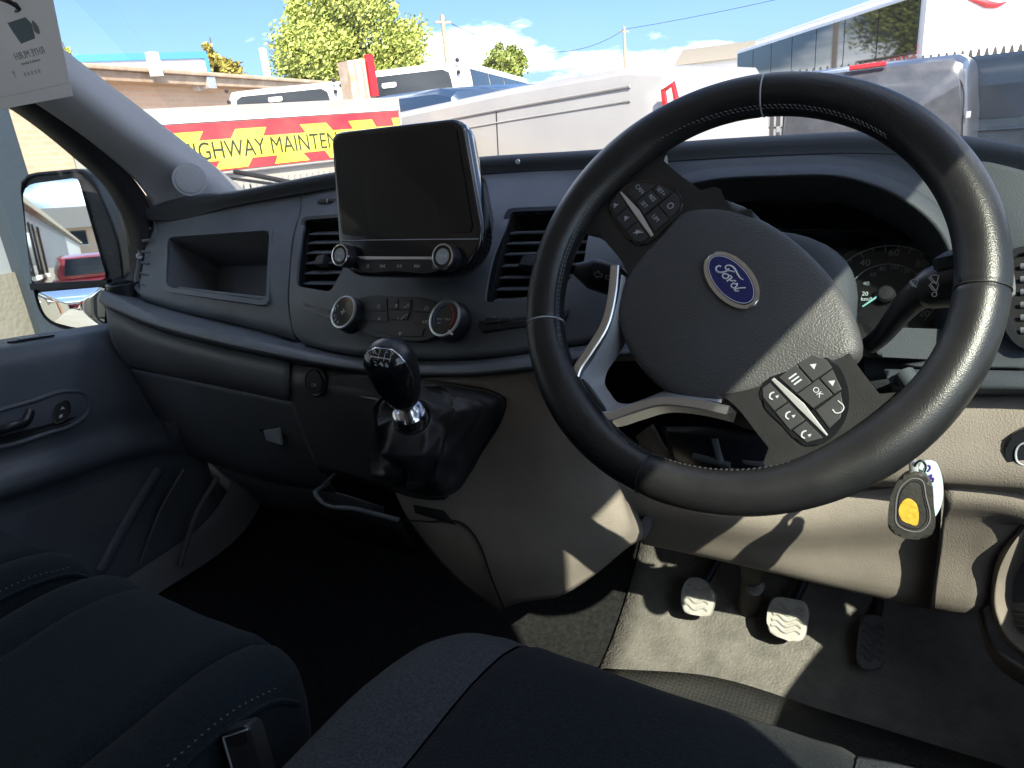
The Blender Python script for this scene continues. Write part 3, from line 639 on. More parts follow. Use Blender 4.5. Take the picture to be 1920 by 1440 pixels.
kr = [LY((1772, 905, 0.129), (1850, 908, 0.125), (1925, 915, 0.121))+[V((0.720, 0.113, 0.960))],
      LY((1772, 914, 0.124), (1850, 917, 0.120), (1925, 924, 0.116))+[V((0.720, 0.108, 0.952))],
      LY((1767, 970, 0.138), (1840, 972, 0.134), (1900, 972, 0.130), (1935, 965, 0.128)),
      LY((1762, 1030, 0.154), (1815, 1032, 0.152), (1860, 1034, 0.150), (1880, 1024, 0.152)),
      LY((1748, 1134, 0.179), (1790, 1140, 0.179), (1825, 1140, 0.181), (1852, 1120, 0.186)),
      LY((1748, 1136, 0.213), (1790, 1142, 0.213), (1825, 1142, 0.213), (1856, 1122, 0.215))]
loft('end_panel', kr, m_low, da, 20, 5, .004, angle=60)
# right end pocket
pk = [LY((1925, 970, 0.145), (1880, 1020, 0.150), (1855, 1090, 0.170), (1862, 1160, 0.185), (1890, 1210, 0.190), (1925, 1240, 0.190)),
      LY((1925, 985, 0.125), (1892, 1030, 0.128), (1868, 1095, 0.145), (1874, 1158, 0.160), (1900, 1202, 0.165), (1925, 1222, 0.165)),
      LY((1930, 1000, 0.140), (1905, 1040, 0.145), (1882, 1100, 0.160), (1887, 1150, 0.175), (1908, 1190, 0.180), (1930, 1205, 0.180)),
      LY((1950, 1010, 0.190), (1925, 1045, 0.190), (1900, 1100, 0.200), (1905, 1150, 0.210), (1925, 1190, 0.210), (1950, 1205, 0.210))]
loft('door_pocket', pk, m_low, da, 30, 5, .004, angle=70)
loft('pocket_base', [[S(1872, 1130, 0.198), S(1950, 1130, 0.185)], [S(1885, 1205, 0.200), S(1960, 1230, 0.195)]], m_low, da, 8, 3)
for i in range(6):
    tube('pocket_rib', [S(1893+2*i, 1140+11*i, .193), S(1950, 1146+11*i, .183)], .0016, m_low, da, 6)
loft('pocket_skirt', [LY((1840, 1075, 0.200), (1845, 1150, 0.215), (1870, 1215, 0.220), (1930, 1255, 0.220)), LY((1840, 1160, 0.235), (1860, 1225, 0.245), (1890, 1260, 0.255), (1940, 1290, 0.255))], m_low, da, 12, 3, .004)
# beige pad above the knee panels
bp_ = [[S(1560, 745, .17)]+LY((1650, 744, .165), (1760, 742, .158), (1850, 740, .152), (1925, 738, .146))+[V((.76, .13, 1.06))],
       [S(1560, 760, .15)]+LY((1650, 758, .145), (1760, 756, .138), (1850, 754, .132), (1925, 752, .126))+[V((.76, .11, 1.05))],
       [S(1560, 830, .13)]+LY((1650, 830, .124), (1760, 832, .118), (1850, 834, .112), (1925, 836, .106))+[V((.76, .09, 1.0))],
       [S(1560, 892, .126)]+LY((1650, 892, .12), (1760, 896, .114), (1850, 902, .108), (1925, 908, .102))+[V((.76, .085, .96))],
       [S(1560, 905, .14)]+LY((1650, 905, .135), (1760, 908, .128), (1850, 913, .122), (1925, 919, .116))+[V((.76, .10, .95))]]
loft('lower_pad', bp_, m_low, da, 30, 5, .004, angle=70)
swM = planefr(*pt_plane(S(1890, 800, .108), S(1925, 800, .106), S(1890, 890, .106)))
lsw = prism('light_switch', onp(swM, swM.col[2].xyz, sm([(1893, 820), (1905, 808), (1960, 800), (1960, 900), (1905, 893), (1894, 875)], 32)), -.003, .006, m_sat, da, swM, .002)
tube('switch_edge', [SP(x, y, swM.translation+swM.col[2].xyz*.0065, swM.col[2].xyz) for x, y in ((1935, 828), (1912, 834), (1910, 868), (1932, 876))], .0009, m_dim, lsw, 6, n=14)
# right dash face behind the wheel: shelf, tray, outer vent
rd = [LY((1800, 300, .25), (1860, 308, .245), (1925, 325, .24))+[V((.72, .225, 1.25)), V((.84, .21, 1.22))],
      LY((1790, 340, .24), (1860, 350, .235), (1925, 365, .23))+[V((.72, .215, 1.23)), V((.84, .2, 1.2))],
      LY((1800, 470, .215), (1860, 475, .208), (1925, 480, .20))+[V((.72, .19, 1.17)), V((.84, .18, 1.15))],
      LY((1780, 600, .185), (1860, 605, .178), (1925, 610, .17))+[V((.72, .16, 1.11)), V((.84, .15, 1.1))],
      LY((1740, 680, .165), (1860, 682, .155), (1925, 684, .15))+[V((.72, .14, 1.08)), V((.84, .13, 1.07))],
      LY((1690, 690, .16), (1860, 692, .15), (1925, 694, .145))+[V((.72, .135, 1.075)), V((.84, .125, 1.065))]]
loft('driver_fascia', rd, m_pad_sun_dim, da, 24, 5, .004, angle=60)  # dash plastic in the tone darkened against the sun
sh = [LY((1660, 692, .17), (1750, 692, .16), (1850, 694, .15), (1925, 696, .145))+[V((.80, .12, 1.07))],
      LY((1662, 705, .13), (1750, 708, .12), (1850, 708, .11), (1925, 710, .105))+[V((.80, .08, 1.06))],
      LY((1670, 722, .125), (1750, 726, .115), (1850, 726, .105), (1925, 727, .10))+[V((.80, .075, 1.05))],
      LY((1672, 732, .14), (1750, 738, .13), (1850, 738, .12), (1925, 739, .115))+[V((.80, .09, 1.045))],
      LY((1672, 745, .175), (1750, 745, .17), (1850, 745, .16), (1925, 745, .155))+[V((.80, .13, 1.045))]]
loft('driver_shelf', sh, m_pad_sun_dim, da, 24, 4, angle=70)
tube('shelf_step', [S(1695, 700, .128), S(1715, 725, .118), S(1760, 738, .112)], .009, m_pad_sun_dim, da, 10, n=12)
ov = pt_plane(S(1895, 480, .2), S(1925, 480, .196), S(1900, 640, .155)); oM = planefr(*ov)
dv = ring('driver_vent', onp(oM, ov[1], sm([(1906, 470), (1960, 466), (1960, 655), (1912, 652), (1900, 640)], 40)), onp(oM, ov[1], sm([(1914, 480), (1955, 476), (1955, 640), (1918, 640), (1911, 630)], 40)), -.004, .006, m_sat, da, oM)
prism('vent_duct', onp(oM, ov[1], sm([(1914, 480), (1955, 476), (1955, 640), (1918, 640), (1911, 630)], 40)), -.004, .001, m_dark, dv, oM)
for i in range(6):
    pa, pb = SP(1914, 500+24*i, ov[0]+ov[1]*.003, ov[1]), SP(1955, 498+24*i, ov[0]+ov[1]*.003, ov[1]); tube('slat', [pa, pb], .003, m_dash_lift, dv, 6, sq=.5)
# instrument hood
hd = [[S(1180, 360, .235), S(1235, 345, .235), S(1300, 322, .235), S(1450, 310, .235), S(1600, 312, .235), S(1700, 345, .23), S(1790, 420, .225), S(1815, 520, .215), S(1810, 640, .19)],
      [S(1190, 372, .205), S(1245, 350, .20), S(1310, 333, .195), S(1450, 322, .19), S(1600, 325, .19), S(1695, 358, .19), S(1778, 430, .19), S(1806, 520, .185), S(1795, 640, .165)],
      [S(1200, 385, .20), S(1255, 358, .193), S(1315, 340, .186), S(1450, 329, .182), S(1595, 333, .182), S(1685, 366, .184), S(1768, 440, .186), S(1795, 520, .182), S(1785, 640, .162)],
      [S(1215, 400, .215), S(1270, 368, .21), S(1325, 350, .205), S(1450, 340, .20), S(1590, 344, .20), S(1675, 376, .202), S(1752, 445, .202), S(1780, 520, .196), S(1770, 640, .175)],
      [S(1250, 440, .26), S(1300, 400, .262), S(1350, 385, .264), S(1450, 375, .265), S(1570, 380, .264), S(1650, 410, .262), S(1725, 465, .255), S(1755, 530, .245), S(1745, 635, .21)]]
up = [[p for p in lipB[5:11]], ]
loft('instrument_hood', hd, m_pad_sun_dim, da, 50, 5, angle=70)
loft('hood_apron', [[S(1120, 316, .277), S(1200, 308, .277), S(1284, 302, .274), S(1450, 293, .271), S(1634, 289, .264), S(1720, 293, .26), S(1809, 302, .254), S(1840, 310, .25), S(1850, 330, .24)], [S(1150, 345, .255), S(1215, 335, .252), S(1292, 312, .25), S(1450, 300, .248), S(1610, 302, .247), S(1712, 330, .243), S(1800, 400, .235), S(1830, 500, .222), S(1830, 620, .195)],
    hd[0]], m_pad_sun_dim, da, 50, 4, angle=70)
# cluster
cM_a, cM_n = pt_plane(S(1400, 420, .275), S(1720, 440, .265), S(1600, 640, .20))
KM = planefr(cM_a, cM_n)
clu = loft('instrument_cluster', [[SP(x, y, cM_a-cM_n*.006, cM_n) for x, y in ((1230, 430), (1330, 380), (1450, 365), (1600, 375), (1700, 430), (1770, 520))], [SP(x, y, cM_a-cM_n*.006, cM_n) for x, y in ((1250, 560), (1330, 600), (1450, 640), (1600, 660), (1700, 668), (1790, 660))]], m_blk, da, 20, 6)
def onk(x, y, off=.001): return SP(x, y, cM_a+cM_n*off, cM_n)
dc = onk(1660, 556); kx, ky = KM.col[0].xyz, KM.col[1].xyz
dial = lathe('dial_face', [(.001, -.003), (.066, -.003)], m_sat, clu, fr(dc, kx, ky), 40)
def arc(name, r, a0, a1, mt, w=.0006):
    return tube(name, [dc+kx*(r*cos(R(a)))+ky*(r*sin(R(a))) for a in range(a0, a1+1, 4)], w, mt, clu, 5)
m_dial_sunlit = mat('dial_print', (.5, .62, .62), .5); m_dial_shaded = mat('dial_print_shaded', (.2, .24, .26), .5)  # one dial print in two tones, sunlit lower left and shaded rest
arc('speed_ring', .0565, 40, 176, m_dial_shaded); arc('speed_ring', .0565, 176, 196, m_dial_sunlit); arc('km_ring', .036, 30, 180, m_dial_shaded, .0004); arc('km_ring', .036, 180, 218, m_dial_sunlit, .0005)
for k in range(13):
    a = R(196-k*12.5)
    r0 = .0565 if k % 2 == 0 else .0545
    tube('tick', [dc+kx*(.0575*cos(a))+ky*(.0575*sin(a)), dc+kx*((.0505 if k % 2 == 0 else .053)*cos(a))+ky*((.0505 if k % 2 == 0 else .053)*sin(a))], .0006, m_dial_sunlit if k < 2 else m_dial_shaded, clu, 4)
for s, x, y, sz in (('20', 1594, 537, .0115), ('40', 1622, 493, .0105), ('60', 1676, 474, .0105), ('80', 1727, 495, .0105), ('120', 1728, 588, .0095)):
    text('dial_number', s, sz, m_dial_sunlit if s == '20' else m_dial_shaded, clu, fr(onk(x, y, .0012), kx, ky), .0001)
for s, x, y in (('20', 1622, 551), ('40', 1624, 532), ('60', 1637, 515), ('80', 1655, 504), ('100', 1677, 501), ('120', 1697, 508)):
    text('dial_number', s, .0062, m_dial_sunlit if s == '20' else m_dial_shaded, clu, fr(onk(x, y, .0012), kx, ky), .0001)
text('dial_unit', 'km/h', .006, m_dial_sunlit, clu, fr(onk(1626, 561, .0012), kx, ky), .0001)
tube('needle', [onk(1617, 575, .004), onk(1652, 551, .004)], [.0009, .0014], mat('needle_teal', (.22, .55, .55), .5), clu, 6)
lathe('needle_hub', [(.009, 0), (.009, .005), (.007, .007), (.0001, .0075)], m_sat, clu, fr(onk(1662, 553, .001), kx, ky), 24)
tube('dial_mark', [onk(1733, 601, .002), onk(1752, 578, .002)], .0005, m_dial_shaded, clu, 4)
loft('cluster_lens', [[SP(x, y, cM_a+cM_n*.03, cM_n) for x, y in ((1245, 440), (1330, 395), (1450, 380), (1600, 385), (1690, 430), (1760, 520))], [SP(x, y, cM_a+cM_n*.014, cM_n) for x, y in ((1265, 560), (1330, 600), (1450, 640), (1600, 655), (1700, 655), (1775, 645))]], m_lens, clu, 20, 4)
# pods below the cluster beside the column
loft('column_recess', [[S(1620, 660, .22), S(1700, 650, .215), S(1800, 640, .2)], [S(1620, 690, .2), S(1700, 690, .19), S(1780, 690, .18)], [S(1630, 750, .2), S(1680, 750, .19), S(1750, 750, .18)]], m_pad_sun_dim, da, 16, 4)
prism('column_pad', [(x, y) for x, y in rrect(.075, .03, .008)], 0, .012, m_pad_sun_dim, da, fr(S(1722, 648, .185), (1, 0, .02), (0, .45, .9)), .005)
lathe('trim_screw', [(.0035, 0), (.003, .002), (.0001, .0024)], m_slv, da, fr(S(971, 303, .2695), (1, 0, 0), (0, .2, 1)), 12)
# ================================================================== infotainment unit
iu = thing('infotainment_unit', 'upright black touchscreen unit with two round knobs on the dashboard', 'screen', (0, .12, 1.2))
ia, in_ = pt_plane(S(640, 260, .108), S(860, 240, .108), S(770, 470, .062)); IM = planefr(ia, in_)
def oni(pts, off=0): return onp(IM, in_, pts, off)
hs = oni(rpn([(618, 247), (866, 218), (908, 455), (866, 521), (655, 517), (634, 470)], [20, 26, 40, 40, 22, 40], 96, 8))
def sc(o, f): return shrink(o, f)
lp = []
for f, z in ((.0002, .0), (.93, .0), (.975, -.001), (.995, -.004), (1, -.009), (.985, -.022), (.93, -.034), (.8, -.042), (.55, -.11)):
    lp.append([IM @ V((p[0], p[1], z)) for p in sc(hs, f)])
loft('housing', lp, m_blk, iu, 96, 2, closed=True, lineu=True, angle=40)
dsp = oni(rpn([(630, 261), (855, 233), (889, 436), (644, 443)], 10, 60))
prism('display', dsp, -.001, .0022, m_scr, iu, IM)
tube('display_seam', [SP(x, y, ia+in_*.0022, in_) for x, y in ((637, 452), (700, 450), (790, 449), (897, 448))], .0005, m_dim, iu, 4)
def pI(x, y, o=0): return SP(x, y, ia+in_*o, in_)
ix, iy = IM.col[0].xyz, IM.col[1].xyz
for x, y, r, s in ((650, 481, .0135, 'VOL'), (841, 484, .0145, 'TUNE')):
    k = lathe('knob', [(r*1.03, -.002), (r*1.03, .012), (r*.97, .0145), (r*.9, .015)], m_sat, iu, fr(pI(x+4, y+1), ix, iy), 36)
    kM = fr(pI(x+4, y+1), ix, iy)
    lathe('knob_ring', [(r*1.0, .0135), (r*.99, .016), (r*.87, .0162), (r*.83, .0145)], m_chr, k, kM, 36)
    lathe('knob_face', [(r*.84, .0145), (r*.82, .0155), (.0001, .0157)], m_blk, k, kM, 30)
    lathe('knob_groove', [(r*.62, .0158), (r*.6, .0163), (r*.56, .0163), (r*.54, .0158)], m_dim, k, kM, 30)
    text('knob_print', s, .0052 if s == 'TUNE' else .005, m_wht, k, kM @ Matrix.Translation((0, .002 if s == 'VOL' else 0, .0165)), .0001)
    if s == 'VOL': lathe('power_symbol', [(.0014, .0164), (.0018, .0167), (.0021, .0164)], m_wht, k, kM @ Matrix.Translation((0, -.0055, 0)), 14)
prism('trim_bar', oni([(672, 481), (828, 482), (831, 485), (828, 488), (690, 487), (678, 485)]), 0, .003, m_slv, iu, IM, .0008)
bs = prism('button_strip', oni(sm([(668, 490), (740, 489), (825, 490), (838, 498), (820, 508), (740, 508), (680, 506)], 32)), 0, .0022, m_sat, iu, IM, .0006)
for i, x in enumerate((690, 718, 749, 781, 815)):
    b_ = i
    M_ = fr(pI(x, 499, .0024), ix, iy); t = .0022
    if i == 0:
        for dy in (-.0016, 0, .0016): prism('button_symbol', rrect(.004, .0006, .0002, 1, 0, dy), 0, .0002, m_dim, bs, M_)
    elif i in (1, 3):
        s = -1 if i == 1 else 1
        for dx in (-.002, .0016): prism('button_symbol', [(dx-.0014*s, -t), (dx+.002*s, 0), (dx-.0014*s, t)][::s], 0, .0002, m_dim, bs, M_)
        prism('button_symbol', rrect(.0007, .0042, .0002, 1, s*.0042), 0, .0002, m_dim, bs, M_)
    elif i == 2:
        prism('button_symbol', [(-.0032, -t), (.0, 0), (-.0032, t)], 0, .0002, m_dim, bs, M_)
        for dx in (.0012, .0028): prism('button_symbol', rrect(.0007, .0042, .0002, 1, dx), 0, .0002, m_dim, bs, M_)
    else:
        ring('button_symbol', rrect(.0052, .0052, .001), rrect(.0042, .0042, .0006), 0, .0002, m_dim, bs, M_)
        prism('button_symbol', [(-.0022, .0018), (-.0016, .0022), (.0022, -.0018), (.0016, -.0022)], 0, .0002, m_dim, bs, M_)
# ================================================================== climate panel
cc = thing('climate_panel', 'black climate control panel with two silver ringed dials', 'control panel', (0, .1, 1.12))
ca, cn = pt_plane(S(650, 590, .098), S(850, 600, .07), S(745, 650, .064))
ca, cn = pt_plane(S(650, 570, .106), S(850, 570, .094), S(745, 650, .068)); HM = planefr(ca, cn)
def pC(x, y, o=0): return SP(x, y, ca+cn*o, cn)
def onc(pts, off=0): return onp(HM, cn, pts, off)
hx, hy = HM.col[0].xyz, HM.col[1].xyz
body = prism('panel', onc(sm([(668, 566), (690, 558), (750, 558), (810, 563), (834, 575), (838, 600), (825, 630), (800, 639), (745, 637), (690, 627), (665, 608), (660, 585)], 48)), -.006, .004, m_sat, cc, HM, .0015)
for ol in ([(689, 563), (730, 562), (731, 586), (690, 584)], [(689, 586), (731, 588), (733, 605), (688, 602)], [(780, 564), (818, 568), (820, 588), (780, 587)], [(780, 589), (820, 590), (816, 610), (780, 609)], [(700, 610), (745, 614), (800, 618), (796, 634), (745, 632), (705, 624)]):
    prism('button', onc(ol), .003, .0052, m_btn, cc, HM, .0006)
for ol in ([(734, 563), (752, 563), (753, 583), (735, 583)], [(753, 563), (776, 564), (775, 584), (754, 583)], [(735, 585), (774, 586), (768, 602), (738, 601)]):
    prism('button', onc(ol), .003, .0056, m_btn, cc, HM, .0006)
def sym(o, outl, x, y): prism('button_symbol', outl, 0, .0002, m_dim, cc, fr(pC(x, y, o), hx, hy))
ring('button_symbol', ell(.0026, .0026, 16), ell(.002, .002, 16), 0, .0002, m_wht, cc, fr(pC(710, 574, .0053), hx, hy)); sym(.0053, rrect(.0006, .003, .0002, 1, 0, .002), 710, 574)
sym(.0053, [(-.003, -.002), (.003, -.002), (.0015, .001), (-.0015, .0015)], 711, 597)
sym(.0057, [(-.0025, .0025), (0, -.003), (.0025, .0025)], 743, 574)
ring('button_symbol', ell(.0018, .0022, 12), ell(.0013, .0016, 12), 0, .0002, m_wht, cc, fr(pC(765, 572, .0057), hx, hy))
prism('button_symbol', [(-.006, 0), (-.002, -.001), (-.002, .001)], 0, .0002, m_wht, cc, fr(pC(763, 576, .0057), hx, hy))
prism('button_symbol', [(-.005, -.004), (-.003, -.004), (.004, .003), (.006, .003), (.006, .004), (.0035, .004)], 0, .0002, m_dim, cc, fr(pC(757, 594, .0057), hx, hy))
sym(.0057, [(-.0045, -.003), (-.001, -.003), (-.0035, .001)], 750, 595)
ring('button_symbol', ell(.0035, .0022, 14), ell(.0028, .0015, 14), 0, .0002, m_wht, cc, fr(pC(800, 578, .0053), hx, hy))
text('button_print', 'A/C', .0062, m_wht, cc, fr(pC(797, 604, .0053), hx, hy), .0001)
sym(.0053, [(-.003, .0012), (-.0008, -.003), (.0008, -.003), (.003, .0012), (0, .002)], 750, 625)
for x, y, r, wh in ((655, 589, .0222, 0), (844, 601, .0225, 1)):
    kM = fr(pC(x+5, y+3), hx, hy); kM = kM
    k = lathe('dial', [(r*1.12, -.004), (r*1.12, .002), (r*1.04, .014), (r, .0155), (r*.95, .0155)], m_sat, cc, kM, 44)
    lathe('dial_ring', [(r*1.03, .0145), (r*1.02, .0172), (r*.93, .0176), (r*.89, .016)], m_slv, k, kM, 44)
    lathe('dial_face', [(r*.9, .0155), (r*.88, .0165), (.0001, .0168)], m_blk, k, kM, 36)
    if wh:
        for mt, a0, a1 in ((m_blu, 100, 225), (m_red, -40, 82)):
            tube('temperature_arc', [kM @ V((r*.66*cos(R(a)), r*.66*sin(R(a)), .0172)) for a in range(a0, a1+1, 6)], .0008, mt, k, 5)
        text('dial_print', 'MAX', .0045, m_dim, k, kM @ Matrix.Translation((-.006, -.002, .0172)), .0001); text('dial_print', 'MAX', .0045, m_dim, k, kM @ Matrix.Translation((.0062, -.002, .0172)), .0001)
        text('dial_print', 'A/C', .004, m_dim, k, kM @ Matrix.Translation((-.006, -.0068, .0172)), .0001)
        prism('dial_pointer', rrect(.006, .0028, .0012), .013, .0182, m_wht, k, kM @ Matrix.Rotation(R(-52), 4, 'Z') @ Matrix.Translation((r*1.0, 0, 0)), .0006)
    else:
        for q in range(4):
            prism('fan_symbol', [(0, 0), (.0035, .0015), (.0045, -.0005), (.002, -.0012)], .0168, .0171, m_dim, k, kM @ Matrix.Rotation(R(90*q), 4, 'Z'))
        for q, a in enumerate((150, 175, 200, 225, 250)):
            text('dial_print', str(q), .0052, m_wht, k, kM @ Matrix.Translation((r*.7*cos(R(a)), r*.7*sin(R(a)), .017)), .0001)
        tube('fan_arc', [kM @ V((r*.72*cos(R(a)), r*.72*sin(R(a)), .0172)) for a in range(70, 112, 6)], .0007, m_red, k, 5)
        prism('dial_pointer', rrect(.0055, .0024, .001), .0155, .0178, m_wht, k, kM @ Matrix.Rotation(R(165), 4, 'Z') @ Matrix.Translation((r*.82, 0, 0)), .0005)

# ================================================================== steering wheel (canonical wheel turned 45 degrees)
WC = V((.38, 0, 1.22)); al = R(33.56)
wnrm = V((0, -cos(al), sin(al))); wux = V((1, 0, 0)); wuy = wnrm.cross(wux); th = R(45)
wxa = cos(th)*wux - sin(th)*wuy; wya = sin(th)*wux + cos(th)*wuy
WM = fr(WC, wxa, wya)
st = thing('steering_wheel', 'black leather steering wheel turned clockwise with blue oval badge', 'steering wheel', M=WM)
I4 = Matrix.Identity(4)
def wp(bm_or): return bm_or
RM, RT = .1728, .0178
N = 160
def rimrad(a):   # thicker where the spokes join
    d = 1
    for c, wd, k in ((180, 20, .28), (0, 20, .28), (-97, 14, .12), (-83, 14, .12)):
        e = abs((math.degrees(a)-c+180) % 360-180); d += k*math.exp(-(e/wd)**2)
    for c in (135, 45, -60, -120):
        e = abs((math.degrees(a)-c+180) % 360-180); d -= .055*math.exp(-(e/.75)**2)
    return d
vs, fs = [], []; sg = 22; NN = 480
for i in range(NN):
    a = 2*pi*i/NN; k = rimrad(a)
    for s in range(sg):
        b = 2*pi*s/sg; rr = RT*(k if cos(b) < 0 else 1+(k-1)*.15 if k > 1 else k)
        r = RM + rr*cos(b)*1.0; z = RT*1.02*sin(b)*(k if k < 1 else 1)
        vs.append(WM @ V((r*cos(a), r*sin(a), z)))
for i in range(NN):
    for s in range(sg): fs.append((i*sg+s, ((i+1) % NN)*sg+s, ((i+1) % NN)*sg+(s+1) % sg, i*sg+(s+1) % sg))
rim = mesh('rim', vs, fs, m_leather, st, True, 80)
for c in (135, 45, -60, -120):
    a = R(c); tube('rim_seam', [WM @ V(((RM+RT*.985*cos(b))*cos(a), (RM+RT*.985*cos(b))*sin(a), RT*1.0*sin(b))) for b in [R(x) for x in range(-60, 241, 15)]], .0007, m_dim if c in (135, -120) else m_seal, rim, 5)
# stitching on the inner edge of the rim
sv_, sf_ = [], []
for c0, c1 in ((-178, -115), (-150, -110), (95, 178), (-68, -20)):
    a = c0
    while a < c1:
        for da_, zz in ((0, .006), (.45, .010)):
            A0, A1 = R(a+da_), R(a+da_+.75)
            for (aa, dz) in ((A0, 0), (A1, .0015)):
                r = RM-RT*.93
                for q, w in ((-.0005, 0), (.0005, 0)): sv_.append(WM @ V(((r-.0006)*cos(aa), (r-.0006)*sin(aa), zz+dz+q)))
            n0 = len(sv_)-4; sf_.append((n0, n0+1, n0+3, n0+2))
        a += 1.5
stc = mesh('stitching', sv_, sf_, m_thr, rim, False, thick=.0005); stc['kind'] = 'stuff'
def wprism(name, ol, z0, z1, mt, parent, bev=.001, seg=2):
    A_ = sum(ol[i][0]*ol[(i+1) % len(ol)][1]-ol[(i+1) % len(ol)][0]*ol[i][1] for i in range(len(ol)))
    return prism(name, ol if A_ > 0 else ol[::-1], z0, z1, mt, parent, WM, bev, seg)
for s in (-1, 1):
    ol = sm([(s*.163, .034), (s*.150, .026), (s*.132, .026), (s*.10, .03), (s*.078, .034), (s*.055, .048), (s*.03, .05), (s*.02, 0), (s*.03, -.07), (s*.06, -.066), (s*.085, -.06), (s*.11, -.06), (s*.14, -.062), (s*.158, -.072), (s*.168, -.02)], 60)
    wprism('spoke', ol, -.034, -.0015, m_leather, st, .009, 4)
# lower spoke: silver bezel and inner web
bz = [(-.088, -.070), (-.066, -.088), (-.048, -.108), (-.038, -.132), (-.030, -.152), (-.018, -.1635), (0, -.165), (.018, -.1635), (.030, -.152), (.038, -.132), (.048, -.108), (.066, -.088), (.088, -.070)]
bzs = [(p.x, p.y) for p in cr_pts([V((a, b, 0)) for a, b in bz], 60)]
def band(name, path, w, z0, z1, mt, parent):
    vs = []; m = len(path)
    for i, p in enumerate(path):
        a = path[max(0, i-1)]; b = path[min(m-1, i+1)]; d = V((b[0]-a[0], b[1]-a[1])).normalized(); nx = V((-d.y, d.x))
        for k, z in ((0, z0), (0, z1-.001), (.12, z1), (.88, z1), (1, z1-.001), (1, z0)): vs.append(WM @ V((p[0]+nx.x*w*k, p[1]+nx.y*w*k, z)))
    fs = [(i*6+j, (i+1)*6+j, (i+1)*6+(j+1) % 6, i*6+(j+1) % 6) for i in range(m-1) for j in range(6)]
    return mesh(name, vs, fs, mt, parent, True, 40)
m_bz = mat('bezel_silver', (.72, .73, .75), .3, 1, bump=.02, bscale=900)
band('lower_bezel', bzs, .0085, -.024, .003, m_bz, st)
inn = [(p[0]*.86, p[1]*.965+.0005) for p in bzs]
m_web = mat('web_grey', (.3, .32, .36), .4, bump=.1, bscale=900)
loft('lower_web', [[WM @ V((x, y, -.001)) for x, y in inn], [WM @ V((x*.8, y*.95+.002, -.018)) for x, y in inn], [WM @ V((x*.72, -.105+(y+.105)*.66, -.024)) for x, y in inn]], m_web, st, 60, 3, lineu=True, angle=60)
wprism('lower_web_leg', [(-.03, -.168), (.03, -.168), (.026, -.15), (-.026, -.15)], -.022, -.004, m_leather, st, .003)
# airbag cover
ab = sm([(-.088, .009), (-.071, .031), (-.047, .046), (-.015, .0555), (.019, .059), (.054, .057), (.085, .049), (.108, .034), (.104, .013), (.094, -.017), (.083, -.048), (.058, -.084), (.034, -.098), (.007, -.103), (-.021, -.101), (-.048, -.091), (-.073, -.064), (-.084, -.02)], 96)
lp = []
for f, z in ((1.0, -.02), (1.0, -.008), (.985, -.0045), (.95, -.0015), (.85, .001), (.7, .003), (.5, .0045), (.25, .0052), (.0005, .0054)):
    lp.append([WM @ V(((p[0])*f, (p[1]+.02)*f-.02, z)) for p in ab])
bag = loft('airbag_cover', lp, m_bag, st, 96, 3, closed=True, lineu=True, angle=60)
# sunken ring and oval badge
bd = prism('badge', ell(.0305, .0165, 56), .0, .0085, m_chr, st, WM, .002, 3)
prism('badge_field', ell(.0268, .0130, 56), .006, .0094, m_emb, bd, WM, .0004)
tube('badge_line', [WM @ V((.0258*cos(a), .0121*sin(a), .0095)) for a in [2*pi*k/60 for k in range(60)]], .00032, m_wht, bd, 4, closed=True)
def wlc(px, py, off):
    p = SP(px, py, WC+wnrm*off, wnrm)-WC; return V((p.dot(wxa), p.dot(wya), off))
def stroke(pts, w, nm='badge_letter'):
    P_ = []
    for x, y in pts:
        q = wlc(1300+x*140/1344, 450+y*150/1440, .0098); P_.append(WM @ V((q.x*.98-.0002, q.y*.98+.0002, .0096)))
    tube(nm, P_, w, m_wht, bd, 6, n=max(8, len(pts)*4), up=wnrm, sq=1)
stroke([(905, 722), (850, 690), (800, 625), (760, 545), (710, 485), (640, 455), (585, 470), (570, 510), (600, 530), (650, 515)], [.0003, .0007, .0008, .0008, .0007, .0006, .0005])
stroke([(495, 480), (450, 465), (408, 490), (405, 545), (450, 580), (520, 585), (580, 565), (620, 545)], [.0006, .0007, .0008, .0006])
stroke([(620, 545), (680, 560), (745, 575)], .0005)
stroke([(540, 610), (520, 640), (545, 690), (590, 700), (630, 670), (625, 630), (580, 612), (540, 612)], .0006)
stroke([(625, 640), (670, 650), (690, 680), (640, 715), (600, 748)], .0006)
stroke([(640, 715), (690, 740), (730, 735), (768, 748)], .0006)
stroke([(760, 800), (720, 785), (685, 810), (690, 855), (730, 870), (775, 840), (790, 790), (765, 800)], .0006)
stroke([(945, 868), (860, 870), (780, 885), (735, 900), (760, 925), (825, 925)], [.0005, .0006, .0006, .0004])
q0 = wlc(1215, 603, .006); q1 = wlc(1252, 652, .006)
text('airbag_lettering', 'AIRBAG', .0115, m_sat, bag, WM @ Matrix.Translation(((q0.x+q1.x)/2, (q0.y+q1.y)/2, .0022)) @ Matrix.Rotation(math.atan2(q1.y-q0.y, q1.x-q0.x), 4, 'Z'), .0003)
